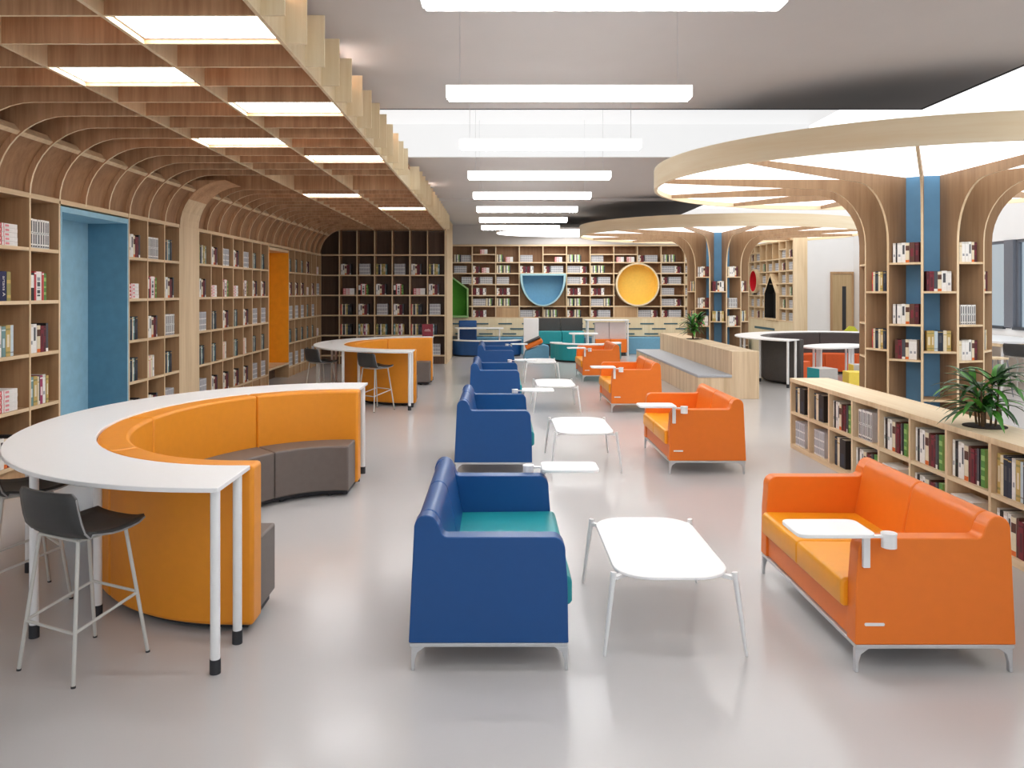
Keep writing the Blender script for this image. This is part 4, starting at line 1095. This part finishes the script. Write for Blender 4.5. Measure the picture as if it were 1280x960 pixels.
t = thing('lounge_chair', 'yellow-green chair back showing above the grey booth', 'chair', (9.75, 21.9, 0))
b = MB(); b.prism([(-0.2, 0.45), (0.2, 0.45), (0.24, 0.75), (0.1, 0.92), (-0.05, 0.94), (-0.2, 0.8)], 'y', 0.16, 0.2); b.build('backrest', YELG, t, bevel=0.01)
boxo('seat', YELG, t, -0.22, 0.22, -0.22, 0.18, 0.42, 0.46, bevel=0.01)
for sx_ in (-1, 1):
    for sy_ in (-1, 1):
        b = MB(); b.cyl(sx_ * 0.19, sy_ * 0.17, 0.013, 0, 0.42, 8); b.build('leg', WHITE_M, t)
# white window counter and wooden stool on the right
t = thing('window_counter', 'long white counter with oak edge below right windows', 'counter', (10.4, 17.4, 0))
boxo('worktop', WHITE, t, -0.85, 0.55, -2.2, 2.6, 0.90, 0.94); boxo('edge_band', OAK_L, t, -0.85, 0.55, -2.2, 2.6, 0.84, 0.899)
for x, y in ((-0.75, -2.1), (0.45, -2.1), (-0.75, 2.5), (0.45, 2.5)):
    b = MB(); b.cyl(x, y, 0.025, 0, 0.84, 10); b.build('leg', WHITE_M, t)
t = thing('round_stool', 'oak-topped bar stool with grey wire legs by right column', 'bar stool', (9.05, 14.55, 0))
b = MB(); b.prism(rrect(-0.17, 0.17, -0.17, 0.17, 0.06), 'z', 0.67, 0.70); b.build('seat', OAK_L, t)
for sx_ in (-1, 1):
    for sy_ in (-1, 1):
        b = MB(); b.tube([(sx_ * 0.13, sy_ * 0.13, 0.67), (sx_ * 0.2, sy_ * 0.2, 0.0)], 0.009, 8); b.build('leg', FRAME_G, t)
b = MB()
for a, c in (((-1, -1), (1, -1)), ((1, -1), (1, 1)), ((1, 1), (-1, 1)), ((-1, 1), (-1, -1))):
    b.tube([(a[0] * .18, a[1] * .18, .2), (c[0] * .18, c[1] * .18, .2)], 0.007, 6)
b.build('footrest_ring', FRAME_G, t)

# ------------------------------------------------------------------ upright maroon book on the farther bar
def lettering(name, text, size, parent, mat, M):
    cu = bpy.data.curves.new(name, 'FONT'); cu.body = text; cu.size = size; cu.extrude = 0.0006; cu.align_x = 'CENTER'; cu.align_y = 'CENTER'
    ob = bpy.data.objects.new(name, cu); COL.objects.link(ob)
    dg = bpy.context.evaluated_depsgraph_get(); me = bpy.data.meshes.new_from_object(ob.evaluated_get(dg))
    bpy.data.objects.remove(ob); bpy.data.curves.remove(cu)
    me.transform(M); me.materials.clear(); me.materials.append(mat)
    o = bpy.data.objects.new(name, me); COL.objects.link(o); o.parent = parent
    return o
t = thing('display_book', 'maroon book standing upright on the farther white bar top', 'book', (-1.49, 17.02, 0.94))
boxo('cover', BM['mr'], t, -0.115, 0.115, 0.0, 0.03, 0.0, 0.26)
RX = Matrix.Rotation(PI / 2, 4, 'X')
b = MB()
for i in range(7):
    x = -0.06 + i * 0.017; hh = (0.018, 0.03, 0.015, 0.022, 0.034, 0.016, 0.02)[i]
    b.tube([(x, -0.002, 0.125), (x + 0.008, -0.002, 0.125 + hh), (x + 0.017, -0.002, 0.125)], 0.0028, 5)
b.tube([(-0.07, -0.002, 0.112), (0.07, -0.002, 0.108)], 0.002, 5)
b.build('title_script', BM['pp'], t)

# ------------------------------------------------------------------ place the books: the 300 that show largest singly, the rest as one mass
bpy.context.view_layer.update()
dg = bpy.context.evaluated_depsgraph_get()
def project(p):
    if p.y < 0.2: return None
    return 622 + 1000 * p.x / p.y, 364 - 1000 * (p.z - H) / p.y
scored = []
for idx, (M, rec, w, h, d, label, grp) in enumerate(BOOKS):
    pts = [project(M @ Vector(q)) for q in ((0, 0, 0), (w, 0, 0), (w, 0, h), (0, 0, h))]
    vis = 0; area = 0
    if all(pts):
        area = 0.5 * abs(sum(pts[i][0] * pts[(i + 1) % 4][1] - pts[(i + 1) % 4][0] * pts[i][1] for i in range(4)))
        for q in ((.5, .2), (.5, .55), (.5, .9), (.15, .75), (.85, .75)):
            c = M @ Vector((w * q[0], -0.004, h * q[1]))
            s = project(c)
            if not (2 < s[0] < 1278 and 2 < s[1] < 958): continue
            dirn = c - Vector((0, 0, H)); dist = dirn.length
            hit, loc, *_ = SC.ray_cast(dg, Vector((0, 0, H)), dirn.normalized(), distance=dist - 0.01)
            if not hit: vis += 1
    scored.append((area * vis / 5, idx))
scored.sort(reverse=True)
chosen = {i for a, i in scored[:300] if a > 0}
GMESH = {}
allm = [BM[k] for k in KEYS]
def slim(bm, name):
    me = bpy.data.meshes.new(name)
    used = sorted({f.material_index for f in bm.faces}); rem = {u: i for i, u in enumerate(used)}
    for f in bm.faces: f.material_index = rem[f.material_index]
    bm.to_mesh(me); bm.free()
    for u in used: me.materials.append(allm[u])
    return me
rest = bmesh.new()
seen_labels = {}
for idx, (M, rec, w, h, d, label, grp) in enumerate(BOOKS):
    if idx in chosen:
        key = (rec, round(w, 4), round(h, 3), round(d, 3))
        if key not in GMESH:
            b1 = bmesh.new(); book_geom(b1, rec, w, h, d, None, False)
            b2 = bmesh.new(); book_geom(b2, rec, w, h, d, None, True, 'pages')
            GMESH[key] = (slim(b1, 'book'), slim(b2, 'pages'))
        m1, m2 = GMESH[key]
        o = bpy.data.objects.new('book', m1); COL.objects.link(o); o.matrix_world = M
        tag(o, label, 'book', grp)
        p = bpy.data.objects.new('pages', m2); COL.objects.link(p); p.parent = o
        if rec == 'nt':
            tx = lettering('spine_lettering', 'artans A', h * 0.2, o, BM['wh'], Matrix.Translation((w / 2, -0.0015, h / 2)) @ RX @ Matrix.Rotation(-PI / 2, 4, 'Z'))
    else:
        book_geom(rest, rec, w, h, d, M, True)
me = slim(rest, 'distant_books')
o = bpy.data.objects.new('distant_books', me); COL.objects.link(o)
tag(o, 'many small books filling the farther shelves', 'books', None, 'stuff')

# ------------------------------------------------------------------ daylight
w = bpy.data.worlds.new('daylight'); SC.world = w; w.use_nodes = True
nt = w.node_tree; bg = nt.nodes['Background']
tc = nt.nodes.new('ShaderNodeTexCoord'); sp = nt.nodes.new('ShaderNodeSeparateXYZ'); rp = nt.nodes.new('ShaderNodeValToRGB')
rp.color_ramp.elements[0].position = 0.42; rp.color_ramp.elements[1].position = 0.7
rp.color_ramp.elements[0].color = (0.80, 0.86, 0.90, 1); rp.color_ramp.elements[1].color = (0.90, 0.95, 1.0, 1)
ma = nt.nodes.new('ShaderNodeMath'); ma.operation = 'MULTIPLY_ADD'; ma.inputs[1].default_value = 0.5; ma.inputs[2].default_value = 0.5
nt.links.new(tc.outputs['Generated'], sp.inputs[0]); nt.links.new(sp.outputs['Z'], ma.inputs[0]); nt.links.new(ma.outputs[0], rp.inputs['Fac'])
nt.links.new(rp.outputs['Color'], bg.inputs['Color']); bg.inputs['Strength'].default_value = 0.75
SC.cycles.use_denoising = True
SC.cycles.max_bounces = 8; SC.cycles.diffuse_bounces = 5
